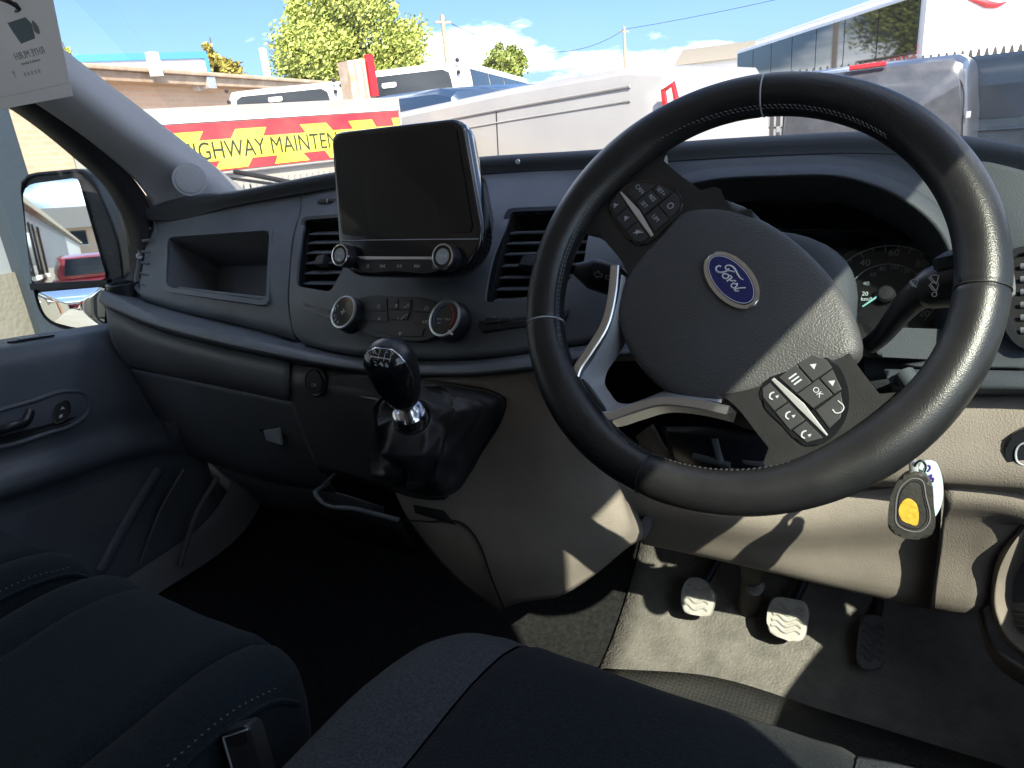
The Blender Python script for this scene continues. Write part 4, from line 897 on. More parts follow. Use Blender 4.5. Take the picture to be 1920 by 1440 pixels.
# switch pads on the spokes
padL = sm([(-.147, -.026), (-.143, -.006), (-.122, .013), (-.098, .0165), (-.087, .009), (-.083, -.012), (-.084, -.036), (-.092, -.0415), (-.12, -.0415), (-.142, -.038)], 48)
for s, nm in ((1, 'L'), (-1, 'R')):
    ol = [(p[0]*s, p[1]) for p in padL]
    pd = wprism('switch_pad', ol, -.012, .0, m_blk, st, .002)
    wprism('pad_bar', [(s*-.144, -.0205), (s*-.115, -.0190), (s*-.085, -.0235), (s*-.085, -.0265), (s*-.115, -.0245), (s*-.144, -.0222)], -.003, .0012, m_slv, pd, .0008)
    btn = [[(-.141, -.017), (-.124, -.016), (-.1235, .006), (-.132, .0015), (-.139, -.006)],
           [(-.1225, -.0165), (-.1065, -.0185), (-.1065, .0005), (-.1225, .0005)],
           [(-.1225, .0015), (-.1065, .0015), (-.1065, .0125), (-.1225, .0078)],
           [(-.1055, -.0185), (-.087, -.021), (-.087, -.005), (-.1055, -.005)],
           [(-.1055, -.004), (-.087, -.004), (-.0885, .0085), (-.098, .014), (-.1055, .013)],
           [(-.144, -.0245), (-.1265, -.026), (-.1265, -.038), (-.140, -.036)],
           [(-.1255, -.0262), (-.1075, -.0272), (-.1075, -.0395), (-.1255, -.0395)],
           [(-.1065, -.0274), (-.0865, -.0285), (-.0865, -.0355), (-.0925, -.0395), (-.1065, -.0395)]]
    for i, b in enumerate(btn):
        wprism('button', [(p[0]*s, p[1]) for p in b], -.003, .0014+(.0016 if i == 1 else 0), m_btn, pd, .0007)
    def wt(sx, x, y, sz, z=.0016): text('button_print', sx, sz, m_dim, pd, WM @ Matrix.Translation((x, y, z)), .0001)
    if s == 1:
        wt('CAN', -.1315, -.007, .0055); wt('SET+', -.1143, .0055, .005); wt('RES', -.1143, -.004, .0052, .0032); wt('SET', -.1143, -.013, .0052, .0032); wt('LIM', -.0965, -.013, .0055)
        ring('button_symbol', ell(.003, .003, 16, -.0965, .0035), ell(.0022, .0022, 16, -.0965, .0035), .0013, .0017, m_dim, pd, WM)
        for x in (-.135, -.1165, -.097):
            wprism('button_symbol', [(x-.0028, -.0335), (x-.0012, -.0335), (x+.0008, -.0355), (x+.0008, -.0295), (x-.0012, -.0315), (x-.0028, -.0315)], .0013, .0017, m_dim, pd, 0)
        tube('button_symbol', [WM @ V((-.0995, -.036, .0018)), WM @ V((-.0935, -.0292, .0018))], .0005, m_dim, pd, 4)
    else:
        wt('OK', .1145, -.0065, .006, .0032)
        tube('button_symbol', [WM @ V((x, y, .0019)) for x, y in ((.128, .0005), (.1345, .0005), (.1362, -.003), (.1345, -.0065), (.131, -.0065))], .0005, m_dim, pd, 4, n=16)
        for k in (-.003, 0, .003): wprism('button_symbol', rrect(.0012, .007, .0004, 1, .096+k, -.0125), .0013, .0017, m_dim, pd, 0)
        wprism('button_symbol', [(.1145, .0085), (.112, .0045), (.117, .0045)], .0013, .0017, m_dim, pd, 0)
        wprism('button_symbol', [(.096, .0065), (.0935, .0025), (.0985, .0025)], .0013, .0017, m_dim, pd, 0)
        for x in (.135, .1165, .097):
            tube('button_symbol', [WM @ V((x-.0022, -.0305, .0018)), WM @ V((x-.0028, -.0335, .0018)), WM @ V((x-.0005, -.0358, .0018)), WM @ V((x+.0018, -.035, .0018))], .0007, m_dim, pd, 4, n=10)
            wprism('button_symbol', [(x+.0006, -.0318), (x+.003, -.0318), (x+.0018, -.0292)], .0013, .0017, m_dim, pd, 0)
# ================================================================== steering column, stalks
sc_ = thing('steering_column', 'dark steering column shroud with two control stalks behind the wheel', 'steering column', (.38, .12, 1.0))
def col(pts): return pts
ax = -wnrm   # away from the driver along the column
for nm, rx, ry0, ry1 in (('column_shroud', .085, .072, .085),):
    lp = []
    for d, k in ((.035, .62), (.038, .9), (.045, 1.0), (.09, 1.02), (.16, .98), (.24, .9)):
        loop = []
        for q in range(40):
            a = 2*pi*q/40; x = rx*k*math.copysign(abs(cos(a))**.8, cos(a)); y = (ry0 if sin(a) > 0 else ry1)*k*math.copysign(abs(sin(a))**.8, sin(a))
            loop.append(WC+ax*d+wux*x+wuy*(y-.005))
        lp.append(loop)
    lp.insert(0, [WC+ax*.034+(p-(WC+ax*.035))*.02 for p in lp[0]])
    loft(nm, lp, m_pad_sun_dim, sc_, 40, 3, closed=True, lineu=True, angle=50)
tube('hub_neck', [WC+ax*.02, WC+ax*.05], .045, m_sat, sc_, 20)
# lower mechanism seen through the wheel
loft('column_cowl', [[S(1245, 800, .07), S(1330, 800, .06), S(1450, 815, .06), S(1560, 800, .08)], [S(1260, 850, .075), S(1330, 872, .06), S(1450, 880, .06), S(1560, 860, .085)], [S(1280, 880, .10), S(1340, 905, .09), S(1450, 915, .09), S(1560, 895, .11)]], m_sat, sc_, 20, 4, .004)
for (x0, y0, x1, y1) in ((1300, 855, 1370, 872), (1340, 822, 1352, 868), (1390, 862, 1470, 880), (1352, 868, 1390, 895)):
    tube('column_rib', [S(x0, y0, .055), S(x1, y1, .052)], .004, m_lowd, sc_, 6)
loft('cowl_wing', [[S(1225, 795, .09), S(1250, 840, .085), S(1300, 890, .09)], [S(1195, 815, .10), S(1215, 850, .1), S(1260, 900, .1)]], m_low, sc_, 10, 3, .004)
# wiper stalk
wsP = [S(1630, 648, .085), S(1650, 632, .08), S(1685, 590, .07), S(1715, 558, .064), S(1745, 540, .06)]
wst = tube('wiper_stalk', wsP, [.008, .0085, .0095, .0115, .0145], m_sat, sc_, 16, n=24)
d_ = (S(1800, 528, .057)-S(1740, 541, .06)).normalized()
s0 = S(1742, 541, .06); tM = fr(s0, d_.cross(wnrm), d_.cross(d_.cross(wnrm)).normalized()*-1)
tM = fr(s0, wnrm.cross(d_), wnrm - d_*wnrm.dot(d_))
def along(prof, nm, mt, parent, seg=28, ridged=False):
    lp = []
    ux_ = wnrm.cross(d_).normalized(); uy_ = d_.cross(ux_)
    for t, r in prof:
        lp.append([s0+d_*t+(ux_*cos(2*pi*q/seg)+uy_*sin(2*pi*q/seg))*(r*(1+(.035 if ridged and q % 2 else 0))) for q in range(seg)])
    return loft(nm, lp, mt, parent, seg, 2, closed=True, lineu=True, lin=True, angle=25)
along([(-.006, .0135), (0, .0165), (.016, .0188), (.03, .0192), (.031, .017)], 'stalk_head', m_sat, wst)
along([(.0315, .0165), (.0325, .0192), (.052, .0197), (.054, .018), (.0545, .0001)], 'stalk_ring', m_lowd, wst, 28, True)
prism('stalk_cap', [(0, -.012), (.04, -.016), (.045, .014), (.02, .016), (.005, .006)], .012, .0215, m_pad_sun_dim, wst, fr(s0+d_*.008, d_, -wnrm.cross(d_)) if False else fr(s0+d_*.008+V((0, 0, .004)), d_, V((0, 1, 0))), .004)
to_cam = (CAM-s0).normalized(); sx_ = d_; sy_ = to_cam.cross(sx_).normalized()
def stk(x, y): 
    p = S(x, y, .058); return fr(p+to_cam*.0205, V((1, 0, .05)), V((0, .2, 1)))
for (x, y, sz) in ((1752, 524, .0085), (1752, 538, .0085), (1714, 531, .0075)):
    M_ = fr(SP(x, y, s0+to_cam*.0196, to_cam), sx_ - to_cam*sx_.dot(to_cam), sy_)
    tube('stalk_symbol', [M_ @ V((sz*a*.5, sz*b*.5, 0)) for a, b in ((-.8, .5), (-.3, .8), (.3, .8), (.8, .5), (.3, -.6), (-.3, -.6), (-.8, .5))], .0004, m_wht, wst, 4)
    tube('stalk_symbol', [M_ @ V((sz*.1, -sz*.5, 0)), M_ @ V((-sz*.25, sz*.3, 0))], .0004, m_wht, wst, 4)
M_ = fr(SP(1752, 552, s0+to_cam*.0196, to_cam), sx_, sy_)
ring('stalk_symbol', ell(.002, .002, 14), ell(.0013, .0013, 14), 0, .0003, m_wht, wst, M_)
mk = SP(1792, 516, s0+to_cam*.0202, to_cam); prism('stalk_mark', rrect(.011, .002, .0006), 0, .0004, m_wht, wst, fr(mk, V((1, 0, .05)), sy_))
# indicator stalk
ist = tube('indicator_stalk', [S(1200, 545, .085), S(1165, 530, .075), S(1125, 517, .066), S(1090, 508, .06), S(1078, 505, .058)], [.012, .0155, .017, .016, .006], m_sat, sc_, 18, n=20, sq=.8)
tube('stalk_collar', [S(1172, 540, .074), S(1166, 505, .072)], .004, m_lowd, ist, 8)
M_ = fr(S(1132, 518, .045), V((1, .1, -.28)), V((0, .3, 1)))
for s in (-1, 1):
    tube('stalk_symbol', [M_ @ V((s*x, y, 0)) for x, y in ((.002, .0016), (.006, .0016), (.006, .0036), (.0105, 0), (.006, -.0036), (.006, -.0016), (.002, -.0016), (.002, .0016))], .0004, m_dim, ist, 4)
# ================================================================== car key in the ignition
ky_ = thing('car_key', 'worn black key fob with bare yellow patch hanging below wheel', 'key', S(1705, 940, .015))
ka, kn = S(1708, 945, .015), (V((.0, -.93, .22))).normalized(); kM = planefr(ka, kn)
def onkey(pts, off=0): return onp(kM, kn, pts, off)
fob = onkey(sm([(1690, 893), (1706, 884), (1728, 884), (1742, 898), (1751, 950), (1750, 995), (1742, 1004), (1710, 1007), (1682, 1001), (1668, 990), (1666, 960), (1676, 915)], 48))
fb = prism('fob_body', fob, -.007, .006, mat('fob_rubber', (.022, .022, .021), .55, bump=.4, bscale=300, dirt=(.04, .037, .033), vscale=60), ky_, kM, .003, 3)
ln = onkey(sm([(1694, 905), (1712, 894), (1728, 897), (1736, 925), (1740, 980), (1728, 991), (1700, 990), (1682, 978), (1680, 955)], 40))
tube('fob_line', [kM @ V((x, y, .0062)) for x, y in ln], .0006, m_thr, fb, 5, closed=True)
ln2 = onkey(sm([(1698, 909), (1713, 899), (1725, 902), (1732, 927), (1735, 976), (1725, 986), (1702, 985), (1687, 974), (1685, 955)], 40))
tube('fob_line', [kM @ V((x, y, .0062)) for x, y in ln2], .0004, m_sat, fb, 5, closed=True)
prism('worn_patch', onkey(sm([(1690, 940), (1702, 931), (1716, 938), (1723, 958), (1718, 982), (1706, 978), (1692, 972), (1686, 955)], 30)), .005, .0066, mat('worn_yellow', (.62, .42, .04), .6, bump=.5, bscale=250, dirt=(.5, .3, .03), vscale=200), fb, kM, .0004)
tube('key_blade', [S(1714, 888, .018), S(1712, 868, .03), S(1700, 850, .07)], .0035, m_slv, ky_, 8)
tube('key_ring', [kM @ V((x, y, .0)) for x, y in onkey(sm([(1716, 872), (1728, 864), (1736, 875), (1730, 888), (1718, 886)], 20))], .0012, m_chr, ky_, 6, closed=True)
kt = thing('key_tag', 'pale blue plastic key tag with purple handwriting behind the fob', 'tag', S(1745, 900, .03))
tg = onp(kM, kn, sm([(1728, 866), (1756, 868), (1760, 876), (1752, 970), (1748, 974), (1735, 968), (1722, 885)], 30), -.010)
prism('tag_plate', tg, -.011, -.0095, mat('tag_plastic', (.55, .74, .78), .4), kt, kM, .0004)
m_pen = mat('purple_ink', (.08, .03, .28), .6)
def pen(pts): tube('handwriting', [SP(x, y, ka-kn*.009, kn) for x, y in pts], .0007, m_pen, kt, 4, n=len(pts)*4)
pen([(1733, 880), (1737, 874), (1743, 873), (1744, 878), (1740, 884)]); pen([(1741, 893), (1747, 890), (1745, 899), (1750, 896), (1749, 904)]); pen([(1746, 915), (1750, 913)])
# ================================================================== gear lever
ge = thing('gear_lever', 'black gear lever with gloss knob, chrome collar and crumpled leather gaiter', 'gear lever', S(820, 850, .03))
base = [(779, 722), (865, 727), (930, 743), (944, 752), (941, 768), (900, 850), (862, 920), (850, 928), (818, 932), (760, 922), (734, 912), (724, 864), (727, 815), (724, 780), (735, 740)]
def yb(x, y): return .046-.000085*max(0, y-722)+.00001*(x-720)
bl = [S(x, y, yb(x, y)-.004) for x, y in sm(base, 72)]
cc_ = sum(bl, V())/72
tube('gaiter_frame', bl, .0045, m_sat, ge, 8, closed=True)
c1 = S(768, 776, -.028); c2 = S(722, 648, -.078); gax = (c2-c1).normalized()
gx = gax.cross(V((0, 1, 0))).normalized(); gy = gax.cross(gx)
rr_ = random.Random(5)
top_c = c1 - gax*.012
from mathutils import noise as mnoise
loops = []
for t in range(25):
    u = t/24; loop = []
    for i, b in enumerate(bl):
        v = b-top_c; v = v-gax*v.dot(gax); v.normalize()
        tpt = top_c + v*.021
        p = b.lerp(tpt, u)
        bul = min(1, sin(pi*u)*1.6)
        nrm = V((.1, -1, .25)).normalized()
        ang = math.atan2(v.dot(gy), v.dot(gx))
        q = V((cos(ang)*1.15+u*.7, sin(ang)*1.15-u*.5, u*1.5+3.3))
        w = 1-2*abs(mnoise.noise(q)); w2 = 1-2*abs(mnoise.noise(q*2.1+V((5, 2, 1))))
        d = bul*(.004+.020*max(0, w)**1.3+.003*w2)
        p = p + nrm*d + v*(bul*(.004+.008*w*max(0, w2)))
        loop.append(p)
    loops.append(loop)
m_gai = mat('gaiter_leather', (.03, .03, .033), .5, bump=.2, bscale=900, btype='voronoi', var=.15, vscale=30)
loft('gaiter', loops, m_gai, ge, 72, 2, closed=True, lineu=True, angle=85)
gM = fr(c1, gx, gy)
lathe('collar', [(.020, -.012), (.0195, -.002), (.0185, 0), (.0182, .004), (.016, .006), (.013, .006), (.0105, .004)], m_chr, ge, gM, 32)
lathe('shaft', [(.0105, .0), (.0095, .02), (.0115, .03)], m_chr, ge, gM, 24)
prof = [(.022, .0115), (.026, .015), (.034, .0185), (.05, .0225), (.066, .0255), (.082, .027), (.096, .0265), (.106, .0235), (.113, .0175), (.117, .009), (.118, .0005)]
kl = (c2-c1).length; kz = kl/.118
cam_h = (CAM-c1); cam_h = (cam_h-gax*cam_h.dot(gax)).normalized(); side = gax.cross(cam_h)
face = (cam_h*.8-side*.55).normalized(); fside = gax.cross(face)
def knob_loop(z, r, f=1.0, a0=0, a1=2*pi, n=48, push=0):
    out = []
    for q in range(n):
        a = a0+(a1-a0)*q/(n if a1-a0 > 6 else n-1)
        e = r*(1.0 if abs(a) > 9 else 1)
        out.append(c1+gax*z*kz+face*((e*.92+push)*cos(a))*f+fside*((e*1.0+push)*sin(a))*f)
    return out
loft('knob', [knob_loop(z, r) for z, r in prof], m_leather, ge, 48, 3, closed=True, lineu=True, angle=70)
fl_ = [knob_loop(z, r, 1, -1.15*w, 1.15*w, 25, .0008) for (z, r), w in zip([(.030, .017)]+prof[3:11], (.55, .85, .95, 1, 1, 1, 1, 1, 1))]
kin = loft('knob_inlay', fl_, m_blk, ge, 25, 3, lineu=True, angle=70)
edge_ = [l[-1] for l in fl_]; edge2 = [l[0] for l in fl_]
tube('inlay_trim', edge_[:-1] + edge2[:-1][::-1] + fl_[0][::6][1:], .0009, m_chr, kin, 6, closed=True)
up_ = (gax - face*gax.dot(face)).normalized()
def kp_(x, y, o=.0012): return SP(x, y, c1+gax*.088*kz+face*(.0262+o), face+gax*.22)
gfn = (face+gax*.22).normalized(); gu = (gax-gfn*gax.dot(gfn)).normalized(); gl = gu.cross(gfn)
for s, x, y in (('1', 712, 656), ('3', 724, 658), ('5', 735, 661), ('2', 704, 682), ('4', 714, 683), ('6', 725, 685), ('R', 702, 660)):
    p = SP(x, y, c1+gax*.088*kz+gfn*.0275, gfn); text('shift_number', s, .008, m_wht, kin, fr(p, gl, gu), .0001)
for a, b in (((695, 668), (732, 674)), ((711, 661), (708, 675)), ((722, 663), (719, 677)), ((733, 666), (730, 679)), ((697, 668), (693, 674))):
    tube('shift_pattern', [SP(a[0], a[1], c1+gax*.088*kz+gfn*.0275, gfn), SP(b[0], b[1], c1+gax*.088*kz+gfn*.0275, gfn)], .0004, m_wht, kin, 4)
# ================================================================== seats
def cushion(name, xs, prof, mt, parent, ysh, i0, i1, nv=4, nu=40):
    lines = []
    for x, dz in xs[i0:i1]:
        lines.append([V((x, y-ysh(x)*(1 if y > -.6 else .3), z+dz*min(1, max(.15, (z-.7)/.2)))) for y, z in prof])
    return loft(name, lines, mt, parent, nu, nv, angle=75)
ds = thing('driver_seat', 'driver seat with black centre and lighter grey side bolster', 'seat', (.38, -.5, .6))
pr_ = [(-.20, .62), (-.185, .74), (-.16, .84), (-.15, .895), (-.158, .93), (-.185, .952), (-.225, .962), (-.32, .963), (-.5, .955), (-.62, .95), (-.72, .97)]
def yshd(x):
    d = max(0, .255-x) if x < .38 else max(0, x-.55)
    d = min(d, .118); return .12-math.sqrt(max(0, .12**2-d*d))
xd = [(.135, -.30), (.137, -.16), (.142, -.075), (.152, -.032), (.17, -.010), (.195, .0), (.225, -.001), (.2485, -.006)]
cushion('side_bolster', xd, pr_, m_fabl, ds, yshd, 0, 8)
xc = [(.2490, -.008), (.2525, -.0055), (.28, -.004), (.38, -.006), (.48, -.004), (.5075, -.0055), (.511, -.008)]
cushion('seat_cushion', xc, pr_, m_fabd, ds, yshd, 0, 7)
xr = [(.5115, -.006), (.535, -.001), (.565, .0), (.59, -.01), (.608, -.032), (.618, -.075), (.623, -.16), (.625, -.30)]
cushion('side_bolster', xr, pr_, m_fabl, ds, yshd, 0, 8)
box('seat_base', .16, .60, -.75, -.24, .55, .80, m_lowd, ds, None, .02)
loft('backrest', [[V((x, -.70-.14*(z-.95), z)) for z in (.93, 1.1, 1.3, 1.5)] for x in (.13, .2, .38, .56, .63)], m_fabd, ds, 12, 4, .09)
ps = thing('passenger_bench', 'dark blue grey double passenger bench seat beside the driver seat', 'seat', (-.3, -.5, .6))
pp = [(-.30, .62), (-.275, .74), (-.25, .84), (-.243, .885), (-.248, .918), (-.268, .938), (-.30, .948), (-.4, .948), (-.55, .94), (-.7, .95)]
def bench(x0, x1, rl, rr):
    def ysh(x):
        d = max(0, x0+rl-x) if x < (x0+x1)/2 else max(0, x-(x1-rr)); r_ = rl if x < (x0+x1)/2 else rr
        d = min(d, r_*.985); return (r_-math.sqrt(max(0, r_*r_-d*d)))*.9
    w = x1-x0
    L_ = [(x0, -.30), (x0+.003, -.12), (x0+.01, -.04), (x0+.022, -.012), (x0+.045, .002), (x0+.075, -.001), (x0+.0885, -.007)]
    C_ = [(x0+.0890, -.008), (x0+.092, -.005), (x0+.13, -.002), ((x0+x1)/2, -.004), (x1-.13, -.002), (x1-.092, -.005), (x1-.0890, -.008)]
    R_ = [(x1-.0885, -.007), (x1-.075, -.001), (x1-.045, .002), (x1-.022, -.012), (x1-.01, -.04), (x1-.003, -.12), (x1, -.30)]
    for X in (L_, C_, R_):
        cushion('seat_cushion', X, pp, m_fabp, ps, ysh, 0, 7)
    yy = ysh
    tube('piping', [V((x1-.019, y-yy(x1-.019), z-.013)) for y, z in pp[4:]], .0028, m_thr if False else m_fabp, ps, 6, n=40)
    sv2, sf2 = [], []
    P_ = cr_pts([V((x1-.0245, y-yy(x1-.0245), z-.0075)) for y, z in pp[5:]], 150)
    for i in range(0, 148, 2):
        a, b = P_[i], P_[i].lerp(P_[i+1], .6); n0 = len(sv2)
        sv2.extend([a+V((-.0006, 0, .0012)), a+V((.0006, 0, .0008)), b+V((.0006, 0, .0008)), b+V((-.0006, 0, .0012))]); sf2.append((n0, n0+1, n0+2, n0+3))
    s_ = mesh('stitching', sv2, sf2, m_thr, ps, False); s_['kind'] = 'stuff'
bench(-.27, .105, .05, .10); bench(-.68, -.272, .08, .04)
box('seat_base', -.64, .06, -.75, -.34, .55, .80, m_lowd, ps, None, .02)
loft('backrest', [[V((x, -.70-.14*(z-.95), z)) for z in (.93, 1.1, 1.3, 1.5)] for x in (-.68, -.5, -.3, -.1, .08)], m_fabp, ps, 12, 4, .09)
bk = thing('belt_buckle', 'black seat belt buckle between bench and driver seat', 'buckle', SZ(470, 1425, .93))
bM = fr(SZ(468, 1418, .925), (.6, .3, .2), (-.3, .3, 1))
bbk = prism('buckle_body', rrect(.026, .05, .006), -.008, .008, m_sat, bk, bM, .003)
prism('buckle_slot', rrect(.018, .010, .003, 3, 0, .017), .006, .0086, m_dark, bbk, bM, 0)
tube('buckle_edge', [bM @ V((x, y, .0082)) for x, y in ((-.011, -.005), (-.011, .021), (.011, .022))], .0008, m_dim, bbk, 5)
tube('buckle_stem', [bM @ V((0, -.02, 0)), bM @ V((0, -.09, -.01))], .010, m_sat, bk, 8)
# ================================================================== pedals
def pedal(name, label, px, Yp, nt, grooves, arm, mt):
    a = S(*px[0], Yp); n = V(nt).normalized(); M = planefr(S(sum(p[0] for p in px)/len(px), sum(p[1] for p in px)/len(px), Yp), n)
    t = thing(name, label, 'pedal', M.translation)
    ol = onp(M, n, rpn(px, 9, 32)); prism('pad', ol, -.012, .0, mt, t, M, .003, 3)
    cx = sum(p[0] for p in ol)/32; cy = sum(p[1] for p in ol)/32
    w = max(p[0] for p in ol)-min(p[0] for p in ol); h = max(p[1] for p in ol)-min(p[1] for p in ol)
    for g in range(grooves):
        yy = cy+h*(.27-.54*g/(grooves-1)) if grooves > 1 else cy
        tube('tread_rib', [M @ V((cx+w*(-.36+.72*k/8), yy+h*.055*sin(k*1.15+.4), .0004)) for k in range(9)], .0026, mt, t, 6, n=24, sq=.9)
    tube('pedal_arm', [M @ V((cx, cy+h*.2, -.008)), M @ V((cx+arm[0], cy+arm[1]*.5, -.03+arm[2]*.5)), M @ V((cx+arm[0]*1.3, cy+arm[1], -.06+arm[2]))], .0075, m_sat, t, 8, n=10)
pedal('clutch_pedal', 'worn metal clutch pedal pad, the leftmost of the three pedals', [(1278, 1105), (1290, 1080), (1322, 1086), (1343, 1118), (1330, 1158), (1282, 1150), (1276, 1130)], .30, (.02, -.8, .6), 4, (.01, .12, -.02), m_ped)
pedal('brake_pedal', 'worn metal brake pedal pad in the middle of the footwell', [(1440, 1135), (1450, 1117), (1510, 1127), (1518, 1148), (1508, 1200), (1490, 1206), (1442, 1188), (1437, 1165)], .30, (.02, -.8, .6), 5, (.01, .12, -.02), m_ped)
pedal('accelerator_pedal', 'dark accelerator pedal pad in shade at the footwell edge', [(1612, 1165), (1622, 1150), (1655, 1155), (1665, 1170), (1663, 1220), (1655, 1252), (1630, 1258), (1606, 1248), (1606, 1220)], .31, (.0, -.75, .66), 5, (.0, .10, -.02), m_lowd)
# column joint in the footwell
cj = thing('column_joint', 'black steering shaft joint and rubber boot between the pedals', 'shaft', S(1400, 1180, .38))
tube('shaft', [S(1410, 1040, .22), S(1412, 1090, .30), S(1400, 1160, .37)], .016, m_dark, cj, 10)
lathe('joint_bolt', [(.012, -.01), (.012, .004), (.006, .006), (.0001, .006)], m_slv, cj, fr(S(1415, 1100, .275), (1, 0, 0), (0, .3, 1)), 12)
lathe('boot', [(.05, 0), (.045, .02), (.05, .025), (.036, .045), (.04, .05), (.02, .07)], m_seal, cj, fr(S(1400, 1195, .40), (1, 0, 0), (0, .8, .6)), 24)
# floor mat and the dirty rubber sheet by the seat
fm = tag(loft('floor_mat', [[V((x, y-.05*max(0, .3-x)/.15, .5635+max(0, y-.12)*.115)) for y in (-.3, -.1, .05, .15, .2, .245)] for x in (.145, .3, .45, .6, .8)], m_mat, None, 20, 6, .003), 'black pimpled rubber floor mat below the pedals', 'floor mat')
# footwell sill strips on the passenger side
fw = thing('door_sill', 'dark step trim and ribs inside the passenger door opening', 'sill trim', (-.78, .1, .56))
for pts, w in (([(408, 895), (370, 960), (352, 1010), (338, 1060)], .005), ([(345, 880), (300, 960), (262, 1060)], .003)):
    tube('sill_rib', [SX(x, y, -.74+.0006*(x-340)) for x, y in pts], w, m_lowd, fw, 8, n=14)
loft('sill_trim', [[V((-.80, y, z)) for y, z in ((-.3, .56), (.0, .56), (.25, .60), (.36, .75), (.36, .95))], [V((-.77, y, z)) for y, z in ((-.3, .60), (.0, .61), (.22, .65), (.33, .78), (.34, .95))], [V((-.74, y, z)) for y, z in ((-.3, .56), (.0, .56), (.28, .60), (.38, .75), (.38, .95))]], m_lowd, fw, 24, 4)
# ================================================================== hanging card
hc = thing('hanging_card', 'white paper card with faint mirrored print hanging at top', 'card', S(60, 200, -.02))
ha, hn = pt_plane(S(136, 180, -.01), S(0, 206, -.02), S(100, 0, -.03)); cdM = planefr(ha, hn)
cd_x = (SP(136, 180, ha, hn)-SP(0, 206, ha, hn)).normalized(); cdM = fr(ha, cd_x, hn.cross(cd_x))
def oncd(pts): return onp(cdM, hn, pts)
cd = prism('card_sheet', oncd([(136, 180), (95, -20), (60, -120), (-60, -100), (-40, 213)]), -.0006, 0, m_cardt, hc, cdM)
tube('card_fold', [SP(x, y, ha+hn*.0002, hn) for x, y in ((133, 154), (60, 171), (0, 183))], .0004, m_wht, cd, 4)
m_faint = mat('faint_print', (.27, .30, .32), .8); m_faintb = mat('faint_blue', (.17, .26, .33), .8); m_gold = mat('faint_gold', (.37, .33, .24), .8)
def ct(s, x, y, sz, mt, flip=True): text('card_print', s, sz, mt, cd, fr(SP(x, y, ha+hn*.0003, hn), cdM.col[0].xyz, cdM.col[1].xyz), .0001, flip=flip)
ct('RHYE MURH', 55, 101, .0125, m_faint); ct('removals & deliveries', 57, 116, .0052, m_faint); ct('* * * * *', 62, 140, .012, m_gold); ct('Y', 27, 140, .012, m_gold)
prism('card_logo', oncd([(14, 43), (48, 32), (60, 45), (66, 72), (40, 82), (26, 62)]), 0, .0003, m_faintb, cd, cdM)
prism('card_logo', oncd(sm([(60, 38), (72, 50), (74, 64), (66, 60), (62, 50)], 16)), 0, .0003, m_faint, cd, cdM)
lathe('punched_hole', [(.0001, .0003), (.005, .0003)], m_sat, cd, fr(SP(32, 12, ha, hn), cdM.col[0].xyz, cdM.col[1].xyz), 20)
tube('hanger', [SP(-30, -10, ha+hn*.006, hn), SP(15, 2, ha+hn*.008, hn), SP(34, 14, ha+hn*.003, hn), SP(30, 22, ha-hn*.002, hn)], [.008, .006, .003, .002], m_sat, hc, 8, n=12)
# ================================================================== outside
def brickmat(name, c1, c2, mo, sx):
    m = bpy.data.materials.new(name); m.use_nodes = True; nt = m.node_tree; b = nt.nodes['Principled BSDF']; b.inputs['Roughness'].default_value = .85
    t = nt.nodes.new('ShaderNodeTexCoord'); mpn = nt.nodes.new('ShaderNodeMapping'); mpn.inputs['Rotation'].default_value = (R(90), 0, 0)
    br = nt.nodes.new('ShaderNodeTexBrick'); br.inputs['Color1'].default_value = (*c1, 1); br.inputs['Color2'].default_value = (*c2, 1); br.inputs['Mortar'].default_value = (*mo, 1)
    br.inputs['Scale'].default_value = 1; br.inputs['Brick Width'].default_value = .225; br.inputs['Row Height'].default_value = .075; br.inputs['Mortar Size'].default_value = .008
    nt.links.new(t.outputs['Object'], mpn.inputs['Vector']); nt.links.new(mpn.outputs['Vector'], br.inputs['Vector']); nt.links.new(br.outputs['Color'], b.inputs['Base Color'])
    return m
m_brick = brickmat('brick_wall', (.72, .53, .37), (.66, .47, .32), (.66, .56, .44), 1)
m_gnd = mat('yard_concrete', (.42, .4, .37), .9, bump=.3, bscale=30, dirt=(.32, .3, .28), vscale=.6)
m_white = mat('white_paint', (.78, .79, .8), .3, coat=.5, var=.04, vscale=2)
m_silver = mat('silver_paint', (.33, .33, .337), .35, .1, coat=.3, var=.05, vscale=2)
m_grey = mat('grey_paint', (.06, .066, .08), .3, .3, coat=.6, dirt=(.10, .105, .12), vscale=5)
m_navy = mat('navy_paint', (.014, .024, .04), .25, .1, coat=.35, var=.2, vscale=3)
m_cglass = mat('coach_glass', (.012, .016, .022), .03, spec=.45)
m_tyre = mat('tyre', (.02, .02, .02), .85); m_rimw = mat('wheel_rim', (.35, .36, .37), .4, .8)
m_tail = mat('tail_light', (.55, .015, .02), .2, coat=.8); m_redp = mat('red_sheet', (.62, .025, .045), .45, dirt=(.52, .07, .07), vscale=3); m_yel = mat('yellow_sheet', (.68, .7, .05), .45, dirt=(.6, .58, .12), vscale=3)
m_alu = mat('dull_aluminium', (.46, .45, .42), .5, .4, dirt=(.42, .38, .32), vscale=4); m_rust = mat('scuffed_steel', (.55, .5, .43), .6, .1, dirt=(.42, .28, .18), vscale=9)
m_fen = mat('galvanised', (.45, .45, .42), .5, .6, var=.1, vscale=6); m_fascia = mat('weathered_fascia', (.32, .24, .17), .8, dirt=(.5, .42, .33), vscale=3)
m_fend = mat('dark_fence', (.05, .05, .05), .6); m_bluet = mat('blue_trim', (.03, .2, .5), .5); m_orange = mat('orange_paint', (.75, .25, .03), .4); m_shed = mat('shed_white', (.8, .8, .79), .5, var=.03)
